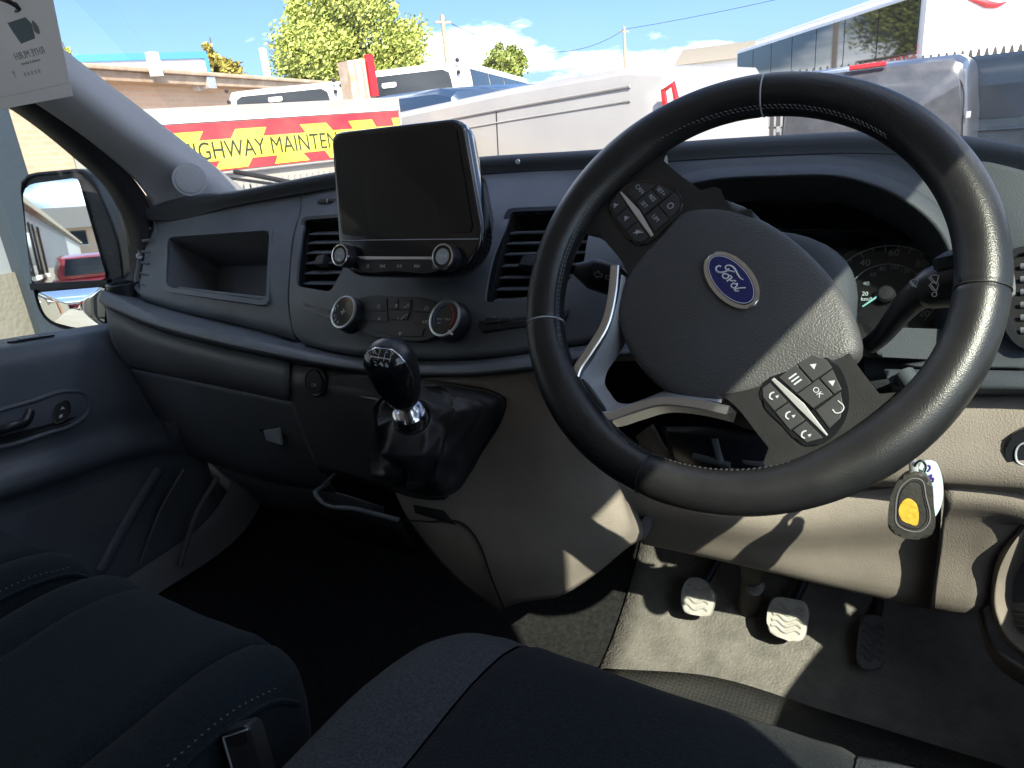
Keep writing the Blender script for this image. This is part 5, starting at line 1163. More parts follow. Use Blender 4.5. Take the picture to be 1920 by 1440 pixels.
m_clad = mat('grey_cladding', (.3, .32, .35), .45, .1, var=.05); m_rend = mat('tan_render', (.24, .22, .185), .85, bump=.2, bscale=60, var=.08); m_steelb = mat('corner_trim', (.045, .06, .08), .45, .2)
m_wood = mat('brown_door', (.3, .12, .05), .5, var=.15, vscale=8); m_bark = mat('bark', (.12, .09, .06), .9, bump=.6, bscale=20); m_pole = mat('weathered_pole', (.35, .3, .24), .85, var=.15)
m_bluecar = mat('blue_car_paint', (.03, .06, .12), .3, .2, coat=.5); m_redcar = mat('red_car_paint', (.42, .015, .02), .25, coat=.8)
def leafmat(name, a, b):
    m = bpy.data.materials.new(name); m.use_nodes = True; nt = m.node_tree; p = nt.nodes['Principled BSDF']; p.inputs['Roughness'].default_value = .6
    g = nt.nodes.new('ShaderNodeNewGeometry'); rmp = nt.nodes.new('ShaderNodeValToRGB'); rmp.color_ramp.elements[0].color = (*a, 1); rmp.color_ramp.elements[1].color = (*b, 1)
    nt.links.new(g.outputs['Random Per Island'], rmp.inputs['Fac']); nt.links.new(rmp.outputs['Color'], p.inputs['Base Color'])
    p.inputs['Transmission Weight'].default_value = 0; p.inputs['Subsurface Weight'].default_value = 0
    return m
m_leaf1 = leafmat('leaves_light', (.22, .3, .06), (.46, .5, .13)); m_leaf2 = leafmat('leaves_olive', (.24, .22, .05), (.42, .36, .09)); m_leaf3 = leafmat('leaves_dark', (.14, .21, .04), (.32, .36, .09))
GZ = -.2
gnd = mesh('ground', [(-900, -900, GZ), (900, -900, GZ), (900, 900, GZ), (-900, 900, GZ)], [(0, 1, 2, 3)], m_gnd, None, False); gnd['kind'] = 'structure'
def azfr(p, az, flip=False):
    a = R(az); x = V((sin(a), cos(a), 0)); return fr(V((p[0], p[1], GZ)), x, V((0, 0, 1)).cross(x))
def wheels(t, M, xs, hw, r):
    for x in xs:
        for s in (-1, 1):
            wM = M @ fr((x, s*hw, r), (1, 0, 0), (0, 0, 1)) if s < 0 else M @ fr((x, s*hw, r), (-1, 0, 0), (0, 0, 1))
            w = lathe('wheel', [(r*.55, -.1), (r*.95, -.1), (r, -.05), (r, .06), (r*.93, .1), (r*.62, .1)], m_tyre, t, wM, 24)
            lathe('rim', [(r*.62, .1), (r*.58, .07), (r*.3, .06), (r*.1, .075), (.001, .075)], m_rimw, w, wM, 20)
def section_body(name, st, mt, parent, M, nv=2):
    # stations: (x, zbottom, ztop, half width, top inset)
    lines = []
    for x, zb, zt, hw, ins in st:
        h = zt-zb
        hp = [(0, zb), (hw*.9, zb), (hw*.985, zb+.06*h+.02), (hw, zb+.2*h), (hw, zb+.45*h), (hw*(1-ins*.25), zb+.62*h), (hw*(1-ins*.8), zb+.88*h), (hw*(1-ins*1.15), zb+.96*h), (hw*(1-ins*2.0), zt-.008), (0, zt)]
        loop = [V((x, -a, z)) for a, z in hp] + [V((x, a, z)) for a, z in hp[-2:0:-1]]
        lines.append([M @ p for p in loop])
    c0 = sum(lines[0], V())/len(lines[0]); c1_ = sum(lines[-1], V())/len(lines[-1])
    lines = [[c0+(p-c0)*.01 for p in lines[0]]]+lines+[[c1_+(p-c1_)*.01 for p in lines[-1]]]
    return loft(name, lines, mt, parent, 18, nv, closed=True, lineu=True, lin=True, angle=38)
def hwat(st_, z):
    x, zb, zt, hw, ins = st_; h = zt-zb; pts = ((zb, .9), (zb+.2*h, 1), (zb+.45*h, 1), (zb+.62*h, 1-ins*.25), (zb+.88*h, 1-ins*.8), (zb+.96*h, 1-ins*1.15), (zt, 1-ins*2))
    for (za, a_), (zc, c_) in zip(pts[:-1], pts[1:]):
        if za <= z <= zc: return hw*(a_+(c_-a_)*(z-za)/(zc-za))
    return hw*.8
def side_glass(t, M, st_, s, pts, mt=None):
    q = [M @ V((x, s*(hwat(st_, z)+.014), z)) for x, z in pts]; q2 = [M @ V((x, s*(hwat(st_, z)-.02), z)) for x, z in pts]; n = len(q)
    return mesh('side_window', q+q2, [tuple(range(n)) if s < 0 else tuple(range(n))[::-1]]+[((i+1) % n, i, n+i, n+(i+1) % n) if s < 0 else (i, (i+1) % n, n+(i+1) % n, n+i) for i in range(n)], mt or m_cglass, t, False)
def van(label, M, mt, L=5.0, W_=1.95, H=1.97, light=1.2, group=None):
    t = thing('parked_van', label, 'van', M=M, group=group); hw = W_/2; k = H/1.97
    st = [(0, .42, 1.78*k, hw*.93, .10), (.06, .38, 1.88*k, hw*.975, .10), (.35, .36, 1.94*k, hw, .10), (1.5, .34, 1.97*k, hw, .10), (L-2.1, .34, 1.97*k, hw, .10), (L-1.7, .34, 1.93*k, hw, .11), (L-1.3, .34, 1.72*k, hw, .13), (L-.95, .34, 1.36*k, hw*.99, .1), (L-.85, .34, 1.2*k, hw*.985, .08), (L-.35, .36, 1.08*k, hw*.95, .08), (L-.08, .38, .86, hw*.86, .08), (L, .42, .72, hw*.75, .08)]
    section_body('body', st, mt, t, M)
    wheels(t, M, (.95, L-1.0), hw-.12, .34)
    for s in (-1, 1):
        y = s*(hw*.985)
        side_glass(t, M, (0, .34, 1.95*k, hw, .11), s, [(L-2.05, 1.2*k), (L-1.3, 1.18*k), (L-1.5, 1.58*k), (L-2.0, 1.68*k)])
        prism('tail_light', rrect(.10, .52, .03), 0, .03, m_tail, t, M @ fr((.035, s*hw*.955, 1.22*k), (0, s, 0) if s < 0 else (0, 1, 0), (.05, 0, 1)) @ Matrix.Rotation(pi if s > 0 else 0, 4, 'Y') if False else M @ fr((.09, s*(hw*.945), light*k), (-.35, -.1*s, 0) if s > 0 else (.35, -.1, 0), (0, 0, 1)), .01)
    wsg = quad('windscreen', [M @ V(p) for p in ((L-.98, -.72, 1.28*k), (L-.98, .72, 1.28*k), (L-1.62, .62, 1.86*k), (L-1.62, -.62, 1.86*k))], m_cglass, t, .01)
    box('rear_bumper', -.08, .2, -hw*.93, hw*.93, .36, .62, m_seal, t, M, .03)
    return t
def ln(name, t, M, pts, r, mt): return tube(name, [M @ V(p) for p in pts], r, mt, t, 5)

# --- silver van across the windscreen
AZS, PIT = -79, 2.6
pA = SZ(1272, 108, 1.93+GZ); azs = AZS
dirv = V((sin(R(AZS))*cos(R(PIT)), cos(R(AZS))*cos(R(PIT)), -sin(R(PIT)))); dh = V((dirv.x, dirv.y, 0)).normalized()
nrm_ = V((dh.y, -dh.x, 0))
if nrm_.dot(CAM-pA) < 0: nrm_ = -nrm_
o_ = pA - nrm_*.84 + V((0, 0, -1.93))
SM = fr(o_, dirv, V((0, 0, 1)).cross(dirv))
sgn = -1 if (SM.inverted() @ (o_+nrm_)).y < 0 else 1
sv1 = van('silver grey panel van with red tail lamp parked across the yard', SM, m_silver, 6.2, 1.9, 1.98)
def side_pt(x, z, o=.0):
    zs_ = ((.34, 1), (1.08, 1), (1.357, .975), (1.783, .92), (1.914, .885), (1.97, .8))
    for (za, fa_), (zb2, fb2) in zip(zs_[:-1], zs_[1:]):
        if za <= z <= zb2: f = fa_+(fb2-fa_)*(z-za)/(zb2-za); break
    return SM @ V((x, sgn*(.95*f+o), z))
tube('roof_gutter', [side_pt(.3, 1.80, .006), side_pt(1.5, 1.81, .006), side_pt(4.0, 1.81, .006)], .012, m_silver, sv1, 6)
tube('roof_gutter', [side_pt(.3, 1.70, .002), side_pt(1.5, 1.71, .002), side_pt(4.0, 1.71, .002)], .008, m_silver, sv1, 6)
sp_n = nrm_; sp_o = side_pt(.2, 1.5, .01)
tube('tail_lamp_trim', [SP(x, y, sp_o, sp_n) for x, y in ((1248, 206), (1244, 170), (1262, 157), (1268, 185), (1278, 206))], .022, m_tail, sv1, 6)
tube('door_seam', [side_pt(1.67, .5, .002), side_pt(1.67, 1.2, .004), side_pt(1.67, 1.82, .006)], .006, m_seal, sv1, 5)
# --- blue car beyond it
def car(label, M, mt, L=4.3, W_=1.78, H=1.5):
    t = thing('parked_car', label, 'car', M=M); hw = W_/2
    st = [(0, .45, .95, hw*.8, .06), (.12, .3, 1.02, hw*.95, .06), (.5, .28, 1.05, hw, .06), (1.2, .28, 1.02, hw, .06), (3.0, .28, 1.0, hw, .06), (L-.6, .28, .95, hw*.97, .06), (L-.1, .35, .75, hw*.85, .06), (L, .42, .65, hw*.7, .06)]
    section_body('body', st, mt, t, M)
    st2 = [(.15, .9, 1.1, hw*.84, .1), (.55, .9, H-.08, hw*.86, .14), (1.2, .9, H, hw*.87, .14), (2.0, .9, H, hw*.87, .14), (2.6, .9, H-.16, hw*.86, .13), (3.3, .88, 1.0, hw*.84, .05)]
    section_body('cabin', st2, mt, t, M)
    for s in (-1, 1):
        ol = [(.75, 1.05), (2.75, 1.02), (2.45, H-.13), (1.2, H-.09), (.85, H-.14)]
        prism('side_window', ol if s < 0 else ol[::-1], 0, .01, m_cglass, t, M @ fr((0, s*hw*.835, 0), (1, 0, 0), (0, -s*.16, 1)))
        prism('tail_light', rrect(.3, .16, .04), 0, .05, m_tail, t, M @ fr((.08, s*hw*.7, .88), (0, -1, 0), (0, 0, 1)), .02)
    quad('rear_window', [M @ V(p) for p in ((.12, -.6, 1.08), (.12, .6, 1.08), (.48, .52, H-.1), (.48, -.52, H-.1))], m_cglass, t, .01)
    quad('windscreen', [M @ V(p) for p in ((3.32, -.62, 1.02), (3.32, .62, 1.02), (2.62, .55, H-.14), (2.62, -.55, H-.14))], m_cglass, t, .01)
    prism('number_plate', rrect(.52, .11, .01), 0, .02, m_wht, t, M @ fr((-.005, 0, .75), (0, -1, 0), (0, 0, 1)))
    wheels(t, M, (.75, L-.85), hw-.1, .31)
    return t
pb = SZ(845, 160, 1.66)
bv = azfr((pb.x-1.4, pb.y+2.6), azs+14)
bcar = van('dark blue van whose roof shows above the silver van', azfr(SD(955, 150, 9.2), -70), m_bluecar, 4.9, 1.9, SD(900, 151, 9.0).z-GZ)
# --- highway truck
tA = SZ(263, 205, 1.95+GZ); tB = SZ(747, 182, 1.95+GZ); tA.z = GZ; tB.z = GZ
td = (tB-tA).normalized(); tn = V((td.y, -td.x, 0)); TR = fr(tA-td*.55, td, V((0, 0, 1)).cross(td)) ; azt = math.degrees(math.atan2(td.x, td.y))
TRb = fr(tA, td, V((0, 0, 1)))       # board plane: x along, y up, z towards us?
tk = thing('highway_truck', 'flatbed truck with red and yellow chevron board reading HIGHWAY MAINTENANCE', 'truck', M=Matrix.Translation(tA))
Lb = (tB-tA).length
if TRb.col[2].xyz.dot(CAM-tA) < 0: zs = -1
else: zs = 1
def onb(x, y, o=0):
    nb = TRb.col[2].xyz*zs; return SP(x, y, tA+nb*o, nb)
def bl2(pts):
    out = [((TRb.inverted() @ onb(x, y)).x, (TRb.inverted() @ onb(x, y)).y) for x, y in pts]
    A_ = sum(out[i][0]*out[(i+1) % len(out)][1]-out[(i+1) % len(out)][0]*out[i][1] for i in range(len(out)))
    return out if A_ > 0 else out[::-1]
def bprism(name, ol, d0, d1, mt, parent=tk):
    return prism(name, ol, min(d0*zs, d1*zs), max(d0*zs, d1*zs), mt, parent, TRb)
m_board = m_alu
ob = bl2([(263, 205), (747, 182)])
zt_ = 1.95; zr = (TRb.inverted() @ onb(500, 224)).y; zb_ = (TRb.inverted() @ onb(500, 311)).y
bprism('drop_side', [(-.05, zb_-.02), (Lb, zb_-.02), (Lb, zt_), (-.05, zt_)], -.04, 0, m_alu)
bprism('top_rail', [(-.04, zr+.01), (Lb-.02, zr+.01), (Lb-.02, zr+.035), (-.04, zr+.035)], 0, .015, m_white)
bprism('red_board', [(-.04, zb_), (Lb-.03, zb_), (Lb-.03, zr), (-.04, zr)], .0, .008, m_redp)
hb = zr-zb_
y1, y2 = (TRb.inverted() @ onb(490, 255)).y, (TRb.inverted() @ onb(490, 294)).y
bprism('yellow_band', [(-.03, y2), (Lb-.035, y2), (Lb-.035, y1), (-.03, y1)], .008, .012, m_yel)
def bx_(x, y): return (TRb.inverted() @ onb(x, y)).x
yt = (TRb.inverted() @ onb(470, 240)).y
for (xa, xb, xc, xd_) in ((bx_(322, 252), bx_(380, 248), bx_(372, 266), bx_(312, 270)), (bx_(440, 242), bx_(498, 238), bx_(492, 254), bx_(432, 259)), (bx_(561, 235), bx_(610, 231), bx_(623, 244), bx_(572, 248)), (bx_(652, 227), bx_(696, 225), bx_(704, 237), bx_(661, 241)), (bx_(733, 223), Lb-.04, Lb-.04, bx_(737, 233))):
    bprism('yellow_chevron', [(xd_, y1), (xc, y1), (xb, yt), (xa, yt)], .008, .012, m_yel)
for (xa, xb, xc, xd_) in ((bx_(412, 302), bx_(473, 297), bx_(465, 316), bx_(403, 322)), (bx_(520, 291), bx_(567, 287), bx_(580, 301), bx_(515, 307)), (bx_(608, 282), bx_(655, 277), bx_(668, 290), bx_(618, 296)), (bx_(340, 309), bx_(383, 305), bx_(375, 322), bx_(330, 326)), (bx_(690, 273), bx_(730, 270), bx_(742, 284), bx_(702, 287))):
    bprism('yellow_chevron', [(xd_, zb_+.01), (xc, zb_+.01), (xb, y2), (xa, y2)], .008, .012, m_yel)
m_btxt = mat('sign_black', (.03, .035, .02), .6)
tw0, tw1 = bx_(322, 300), bx_(790, 262)
tM_ = TRb @ Matrix.Translation((0, (y1+y2)/2-.005, .0135*zs))
tx = text('board_lettering', 'HIGHWAY MAINTENANCE', (y1-y2)*1.16, m_btxt, tk, None, .001, 'LEFT')
bbw = max(v.co.x for v in tx.data.vertices); x0_, x1_ = bx_(345, 297), bx_(640, 272)
# HIGHWAY MAINTE spans up to pixel 640: scale the line to that
sub = text('t', 'HIGHWAY MAINTE', (y1-y2)*1.16, m_btxt, None, None, .001, 'LEFT'); w2 = max(v.co.x for v in sub.data.vertices); bpy.data.objects.remove(sub)
hst = bx_(336, 299)
sxx = (bx_(612, 273)-hst)/w2
tx.data.transform(tM_ @ Matrix.Translation((hst, 0, 0)) @ Matrix.Diagonal((sxx, 1, 1, 1)))
tx.data.transform(Matrix.Identity(4))
# end post with red marker
pq = bl2([(655, 112), (690, 104), (712, 186), (672, 190)])
xs_ = [p[0] for p in pq]; px0, px1 = min(xs_), max(xs_)
pw = [(bx_(668, 186), 1.0), (bx_(712, 184), 1.0), (bx_(708, 184)+.0, (TRb.inverted() @ onb(690, 106)).y), (bx_(668, 186)+.0, (TRb.inverted() @ onb(660, 112)).y)]
bprism('end_post', [(pw[0][0], 1.0), (pw[1][0], 1.0), (pw[1][0], pw[2][1]), (pw[0][0], pw[3][1])], -.22, -.05, m_rust)
for xx in (.25, .55):
    x_ = pw[0][0]+(pw[1][0]-pw[0][0])*xx; bprism('post_rib', [(x_, 1.1), (x_+.03, 1.1), (x_+.03, pw[2][1]-.03), (x_, pw[2][1]-.03)], -.05, -.03, m_alu)
bprism('red_marker', [(pw[1][0]-.07, pw[2][1]-.33), (pw[1][0]+.01, pw[2][1]-.33), (pw[1][0]+.01, pw[2][1]+.02), (pw[1][0]-.07, pw[2][1]+.02)], -.05, -.02, m_tail)
bprism('bed_floor', [(-.7, zb_-.12), (Lb, zb_-.12), (Lb, zb_-.03), (-.7, zb_-.03)], -1.9, -.05, m_alu)
bprism('drop_side', [(-.05, zb_-.02), (Lb, zb_-.02), (Lb, zt_), (-.05, zt_)], -1.95, -1.91, m_alu)
bprism('chassis', [(-2.2, .5), (Lb-.1, .5), (Lb-.1, zb_-.13), (-2.2, zb_-.13)], -1.3, -.6, m_seal)
cabM = TRb
cabo = [(-2.6, .5), (-.85, .5), (-.82, 2.15), (-1.0, 2.3), (-1.8, 2.28), (-2.25, 1.5), (-2.6, 1.3)]
bprism('cab', cabo, -1.85, -.1, m_white)
bprism('cab_window', [(-2.05, 1.5), (-1.15, 1.5), (-1.15, 2.1), (-1.75, 2.1)], -.1, -.09, m_cglass)
bprism('cab_stripe', [(-1.12, .6), (-.86, .6), (-.84, 2.1), (-1.0, 2.2)], -.1, -.088, m_orange)
wM0 = TRb @ Matrix.Rotation(0, 4, 'X')
for x in (-1.9, Lb-.9):
    for zz in (-.25, -1.65):
        wMx = TRb @ Matrix.Translation((x, .36, zz*zs)); w = lathe('wheel', [(.2, -.1), (.34, -.1), (.36, -.05), (.36, .06), (.34, .1), (.22, .1)], m_tyre, tk, wMx, 22); lathe('rim', [(.22, .09), (.1, .07), (.001, .08)], m_rimw, w, wMx, 16)
# --- low palisade fence in front of the truck
def fence(label, a, b, h, n, wdt, tip, mt=m_fen):
    a, b = V(a), V(b); d = (b-a); t = thing('palisade_fence', label, 'fence', a); dn = d.normalized(); M0_ = fr(a, dn, V((0, 0, 1)))
    for z in (h*.25, h*.82): box('rail', 0, d.length, z-.025, z+.025, -.02, .0, mt, t, M0_)
    pale0 = None
    ol = [(-wdt/2, 0), (wdt/2, 0), (wdt/2, h-tip), (wdt*.18, h), (-wdt*.18, h), (-wdt/2, h-tip)]
    for i in range(n):
        M_ = M0_ @ Matrix.Translation((d.length*(i+.5)/n, 0, .004))
        if pale0 is None:
            pale0 = bmobj('pale', prism_bm(ol, 0, .012, 0), mt, t, False, M=M_)
        else: inst(pale0, t, M_, 'pale')
    return t
fa = SZ(400, 324, 1.20); fence('low galvanised pale fence below the chevron board', (SD(330, 345, 4.6).x, SD(330, 345, 4.6).y, GZ), (SD(830, 300, 5.6).x, SD(830, 300, 5.6).y, GZ), 1.22-GZ, 46, .055, .03)
# --- tall fence before the coach
fence('tall spiked palisade fence in front of the white coach', (-6.0, 13.6, GZ), (3.0, 14.6, GZ), SD(1700, 104, 14.2).z-GZ, 80, .075, .12, m_fend)
# --- coach
cA = SZ(1380, 90, 3.5+GZ); cB = SZ(1640, 0, 3.5+GZ); cdv = (cB-cA); cdv.z = 0; cdv.normalize()
def online(x): 
    # point of the coach side plane below pixel column x
    nb = V((cdv.y, -cdv.x, 0)); return SP(x, 60, V((cA.x, cA.y, 0)), nb)
pe = online(1732); pe.z = GZ; ps0 = V((cA.x, cA.y, GZ))
Lc = (pe-ps0).length; CM = fr(ps0, cdv, V((0, 0, 1)).cross(cdv))
csg = -1 if (CM.inverted() @ CAM).y < 0 else 1
coach = thing('coach', 'long white coach with dark windows and red lettering behind the fence', 'coach', M=CM)
def cbx(name, x0, x1, y0, y1, z0, z1, mt, par_=coach, bev=0): return box(name, x0, x1, min(y0*-csg, y1*-csg), max(y0*-csg, y1*-csg), z0, z1, mt, par_, CM, bev)
cbx('body', 0, Lc, 0, 2.5, .35, 3.42, m_white, coach, .12)
cbx('roof_pod', .8, Lc-1.5, .35, 2.15, 3.4, 3.62, m_white, coach, .08)
zw0, zw1 = 1.98, 3.1
zw0 = (CM.inverted() @ SP(1560, 130, ps0, V((cdv.y, -cdv.x, 0)))).z; zw1 = (CM.inverted() @ SP(1560, 45, ps0, V((cdv.y, -cdv.x, 0)))).z
nw = 7
for i in range(nw):
    x0 = .25+(Lc-.4)*i/nw; x1 = .25+(Lc-.4)*(i+1)/nw-.04; cbx('window', x0, x1, -.03, .02, zw0, zw1, m_cglass, coach)
cbx('skirt_line', .1, Lc-.1, -.02, .02, .9, .95, m_seal, coach)
ctx = text('coach_lettering', 'ALLIANCE', .36, m_redp, coach, None, .004)
pt_ = SP(1680, 106, ps0, V((cdv.y, -cdv.x, 0)))
ctx.data.transform(fr(pt_+V((cdv.y, -cdv.x, 0))*(.02 if V((cdv.y, -cdv.x, 0)).dot(CAM-pt_) > 0 else -.02), cdv, V((0, 0, 1))))
# swoosh on the end face
enn = cdv; ep = pe
sw_ = []
for x, y in ((1815, -2), (1835, 2), (1855, 8), (1872, 9), (1888, 3)):
    sw_.append(SP(x, y, ep+enn*.02, enn))
tube('red_swoosh', sw_, [.01, .05, .07, .05, .01], m_redp, coach, 6, n=20)
wheels(coach, CM @ Matrix.Translation((0, -csg*1.25, 0)), (2.2, Lc-2.6), 1.12, .5)
mb_ = cbx('mirror', -.1, .1, -.3, -.1, 2.2, 2.8, m_seal, coach, .03)
# --- white minibuses behind the truck
def bus(label, x0, y0, x1, y1, zroof, L, az_side, wdt=2.1):
    a = SZ(x0, y0, zroof); b = SZ(x1, y1, zroof); a.z = b.z = 0
    return a, b
def minibus(label, cx, top, w0, w1, D, az, L, W_, lampdx):
    p = SD(cx, top, D); H = p.z-GZ; z0 = SD(cx, w1, D).z-GZ; z1 = SD(cx, w0, D).z-GZ
    M = azfr((p.x, p.y), az); t = thing('white_minibus', label, 'minibus', M=M, group='white buses parked in the yard'); hw = W_/2
    st = [(0, .5, H*.95, hw*.9, .07), (.08, .4, H*.985, hw*.97, .07), (.4, .38, H, hw, .07), (1.6, .38, H, hw, .07), (L-1.2, .38, H, hw, .07), (L-.5, .4, H*.93, hw*.98, .1), (L-.1, .42, H*.6, hw*.95, .1), (L, .45, H*.35, hw*.85, .05)]
    section_body('body', st, m_white, t, M)
    for s in (-1, 1):
        for i in range(4):
            x0 = .45+(L-1.9)*i/4; x1 = .45+(L-1.9)*(i+1)/4-.08
            side_glass(t, M, st[3], s, [(x0, z0), (x1, z0), (x1, z1), (x0, z1)])
    prism('rear_window', rpn([(-hw*.8, z0-.3), (hw*.8, z0-.3), (hw*.74, z1), (-hw*.74, z1)], .1, 40), 0, .05, m_cglass, t, M @ fr((.02, 0, 0), (0, -1, 0), (0, 0, 1)))
    prism('number_lamp', rrect(.22, .07, .02), 0, .03, m_wht, t, M @ fr((-.03, lampdx, (z0+z1)/2+.03), (0, -1, 0), (0, 0, 1)), .005)
    for s in (-1, 1):
        for dz in (.1, .26): lathe('marker_lamp', [(.03, 0), (.03, .03), (.001, .04)], m_seal, t, M @ fr((.0, s*hw*.87, z1+.2-dz), (0, -1, 0), (0, 0, 1)), 10)
    wheels(t, M, (1.0, L-1.1), hw-.12, .36)
    return t
minibus('smaller white minibus behind the left half of the chevron board', 525, 158, 174, 205, 12.5, -30, 6.2, 1.95, .1)
minibus('larger white minibus behind the red tipped post', 745, 122, 140, 185, 11.5, -20, 7.0, 2.1, .15)
# --- dark grey van and navy van on the right
gM_a = SZ(1490, 118, 1.93)
gvan = SD(1632, 150, 8.8)
GM = azfr((gvan.x, gvan.y), 2)
Hg = SP(1640, 110, gvan, V((0, 1, 0))).z-GZ
gv = van('dark grey panel van seen from behind with long red brake lamp', GM, m_grey, 4.9, 1.86, Hg, .85)
bl_a, bl_b = SP(1592, 128, gvan+V((0, -.02, 0)), V((0, 1, 0))), SP(1662, 115, gvan+V((0, -.02, 0)), V((0, 1, 0)))
tube('brake_lamp', [bl_a+V((0, .03, -.0)), bl_b+V((0, .03, -.02))], .025, m_tail, gv, 8)
tube('door_gap', [GM @ V((-.004, 0, .6)), GM @ V((-.004, 0, Hg-.22))], .008, m_seal, gv, 5)
for s in (-1, 1):
    tube('rear_door_edge', [GM @ V((.0, s*.86, .6)), GM @ V((.0, s*.86, 1.2)), GM @ V((.02, s*.76, Hg-.25)), GM @ V((.02, s*.5, Hg-.2)), GM @ V((.02, 0, Hg-.2))], .008, m_seal, gv, 5, n=24)
    box('hinge', -.03, .01, -.02, .02, -.03, .03, m_slv, gv, GM @ Matrix.Translation((0, s*.9, 1.3)), .005)
nq = SD(1760, 113, 11.8)
nv_ = van('dark navy glossy van at the right edge beside the grey van', azfr((nq.x-1.2, nq.y+1.1), 97), m_navy, 5.0, 2.0, SD(1790, 108, 11.8).z-GZ)
NMx = azfr((nq.x-1.2, nq.y+1.1), 97)
for x0, x1 in ((1.35, 2.35), (.35, 1.25)):
    side_glass(nv_, NMx, (0, .34, SD(1790, 108, 11.8).z-GZ, 1.0, .1), -1, [(x0, 1.15), (x1, 1.15), (x1, 1.55), (x0, 1.55)], m_cglass)
tube('waist_line', [NMx @ V((.1, -1.005, 1.02)), NMx @ V((3.6, -1.005, 1.0))], .02, m_navy, nv_, 6)
# --- brick building, shed, lamp
bA, bB = SZ(180, 118, 3.1+GZ), SZ(640, 153, 3.1+GZ); bA.z = bB.z = GZ; bd_ = (bB-bA).normalized(); BM = fr(bA, bd_, V((0, 0, 1)).cross(bd_))
bsg = -1 if (BM.inverted() @ CAM).y < 0 else 1
bb = thing('brick_building', 'low brown brick building with weathered roof fascia and wall lamp', 'building', M=BM)
def bbx(name, x0, x1, y0, y1, z0, z1, mt, par_=bb, bev=0):
    ys_ = sorted((y0*-bsg, y1*-bsg)); return bmobj(name, box_bm(x0, x1, ys_[0], ys_[1], z0, z1, bev), mt, par_, True, 40, BM)
bbx('brick_wall', -14, 22, 0, 7.9, 0, 2.83, m_brick)
bbx('roof_fascia', -14.3, 22.3, -.25, 8, 2.82, 2.97, m_fascia, bb, .02); bbx('roof_edge', -14.4, 22.4, -.32, 8, 2.97, 3.04, m_fascia, bb, .02)
lpos = BM.inverted() @ SP(372, 158, bA, V((bd_.y, -bd_.x, 0)))
lam = bbx('wall_lamp', lpos.x-.12, lpos.x+.12, -.3, -.1, lpos.z-.1, lpos.z+.1, m_slv, bb, .02); bbx('lamp_bracket', lpos.x-.2, lpos.x-.1, -.12, 0, lpos.z-.12, lpos.z+.12, m_wht, bb)
vp_ = BM.inverted() @ SP(250, 132, bA, V((bd_.y, -bd_.x, 0))); bbx('vent_pipe', vp_.x-.07, vp_.x+.07, -.5, -.36, 2.9, 3.25, m_wht, bb)
bbx('flue', (BM.inverted() @ SP(490, 145, bA, V((bd_.y, -bd_.x, 0)))).x-.05, (BM.inverted() @ SP(490, 145, bA, V((bd_.y, -bd_.x, 0)))).x+.05, -.2, -.1, 2.4, 3.6, m_wht, bb)
for xx in (-9, -6.4, -3.8):
    w = bbx('window', xx, xx+1.3, -.02, .05, 1.1, 2.2, m_cglass); bbx('window_frame', xx-.06, xx+1.36, -.04, -.015, 1.02, 1.1, m_wht, w); bbx('window_frame', xx-.06, xx+1.36, -.04, -.015, 2.2, 2.27, m_wht, w)
bbx('sign_board', -5.6, -3.4, -.09, -.04, 1.35, 2.2, m_orange); bbx('sign_panel', -6.5, -4.3, -.11, -.08, 1.3, 2.25, m_white)
shp = SD(260, 120, 32); sd_ = thing('white_shed', 'white metal shed with blue roof edge behind the brick building', 'building', (shp.x, shp.y, 0))
s1, s2 = SD(90, 112, 32), SD(385, 116, 32); ztop = SD(260, 98, 32).z; sM = fr((s1.x, s1.y, GZ), V((s2.x-s1.x, s2.y-s1.y, 0)), V((0, 0, 1)))
Ls = (V((s2.x, s2.y, 0))-V((s1.x, s1.y, 0))).length
zl, zr2 = SD(140, 100, 32).z, SD(380, 98, 32).z
prism('wall', [(-6, 0), (Ls, 0), (Ls, zr2), (-6, zl)], -6, 0, m_shed, sd_, sM); prism('roof_edge', [(-6.1, zl-.02), (Ls+.1, zr2-.02), (Ls+.1, zr2+.22), (-6.1, zl+.22)], -6.1, .1, m_bluet, sd_, sM); prism('corner_trim', [(Ls-.02, 0), (Ls+.12, 0), (Ls+.12, zr2), (Ls-.02, zr2)], -.1, .12, m_bluet, sd_, sM)
# --- modular office beside us on the left (seen past the card and in the mirror)
of = thing('site_office', 'grey clad site office with tan base running beside the van', 'building', (-2.2, -8, 0))
XW = -2.25
box('lower_wall', XW-4, XW, -60, .62, GZ, 1.05, m_rend, of)
box('upper_wall', XW-4, XW-.02, -60, .62, 1.05, 2.32, m_clad, of)
box('corner_post', XW-.12, XW+.05, .62, .74, GZ, 2.4, m_steelb, of, None, .01)
box('roof_edge', XW-4.1, XW+.18, -60.2, .8, 2.32, 2.46, m_rend, of, None, .02)
rib0 = None
for i in range(150):
    M_ = Matrix.Translation((XW, -.1-i*.235, 0))
    if rib0 is None: rib0 = bmobj('cladding_rib', prism_bm([(-.02, -.05), (.022, -.03), (.022, .03), (-.02, .05)], 1.06, 2.31), m_clad, of, False, M=M_)
    else: inst(rib0, of, M_, 'cladding_rib')
for y in (-2.4, -5.0, -8.4, -10.6, -12.8, -15.5, -18):
    w = box('window', XW+.0, XW+.035, y-.75, y+.75, .95, 2.05, m_cglass, of); box('window_frame', XW+.0, XW+.07, y-.82, y+.82, .87, .95, m_wht, w); box('window_frame', XW+.0, XW+.06, y-.82, y-.75, .95, 2.05, m_seal, w); box('window_frame', XW, XW+.06, y+.75, y+.82, .95, 2.05, m_seal, w)
box('office_door', XW, XW+.06, -7.2, -6.3, .1, 2.05, m_wood, of)
rc = car('dark red hatchback parked behind, seen in the door mirror', azfr((-1.15, -15.5), 183), m_redcar, 4.1, 1.76, 1.52)
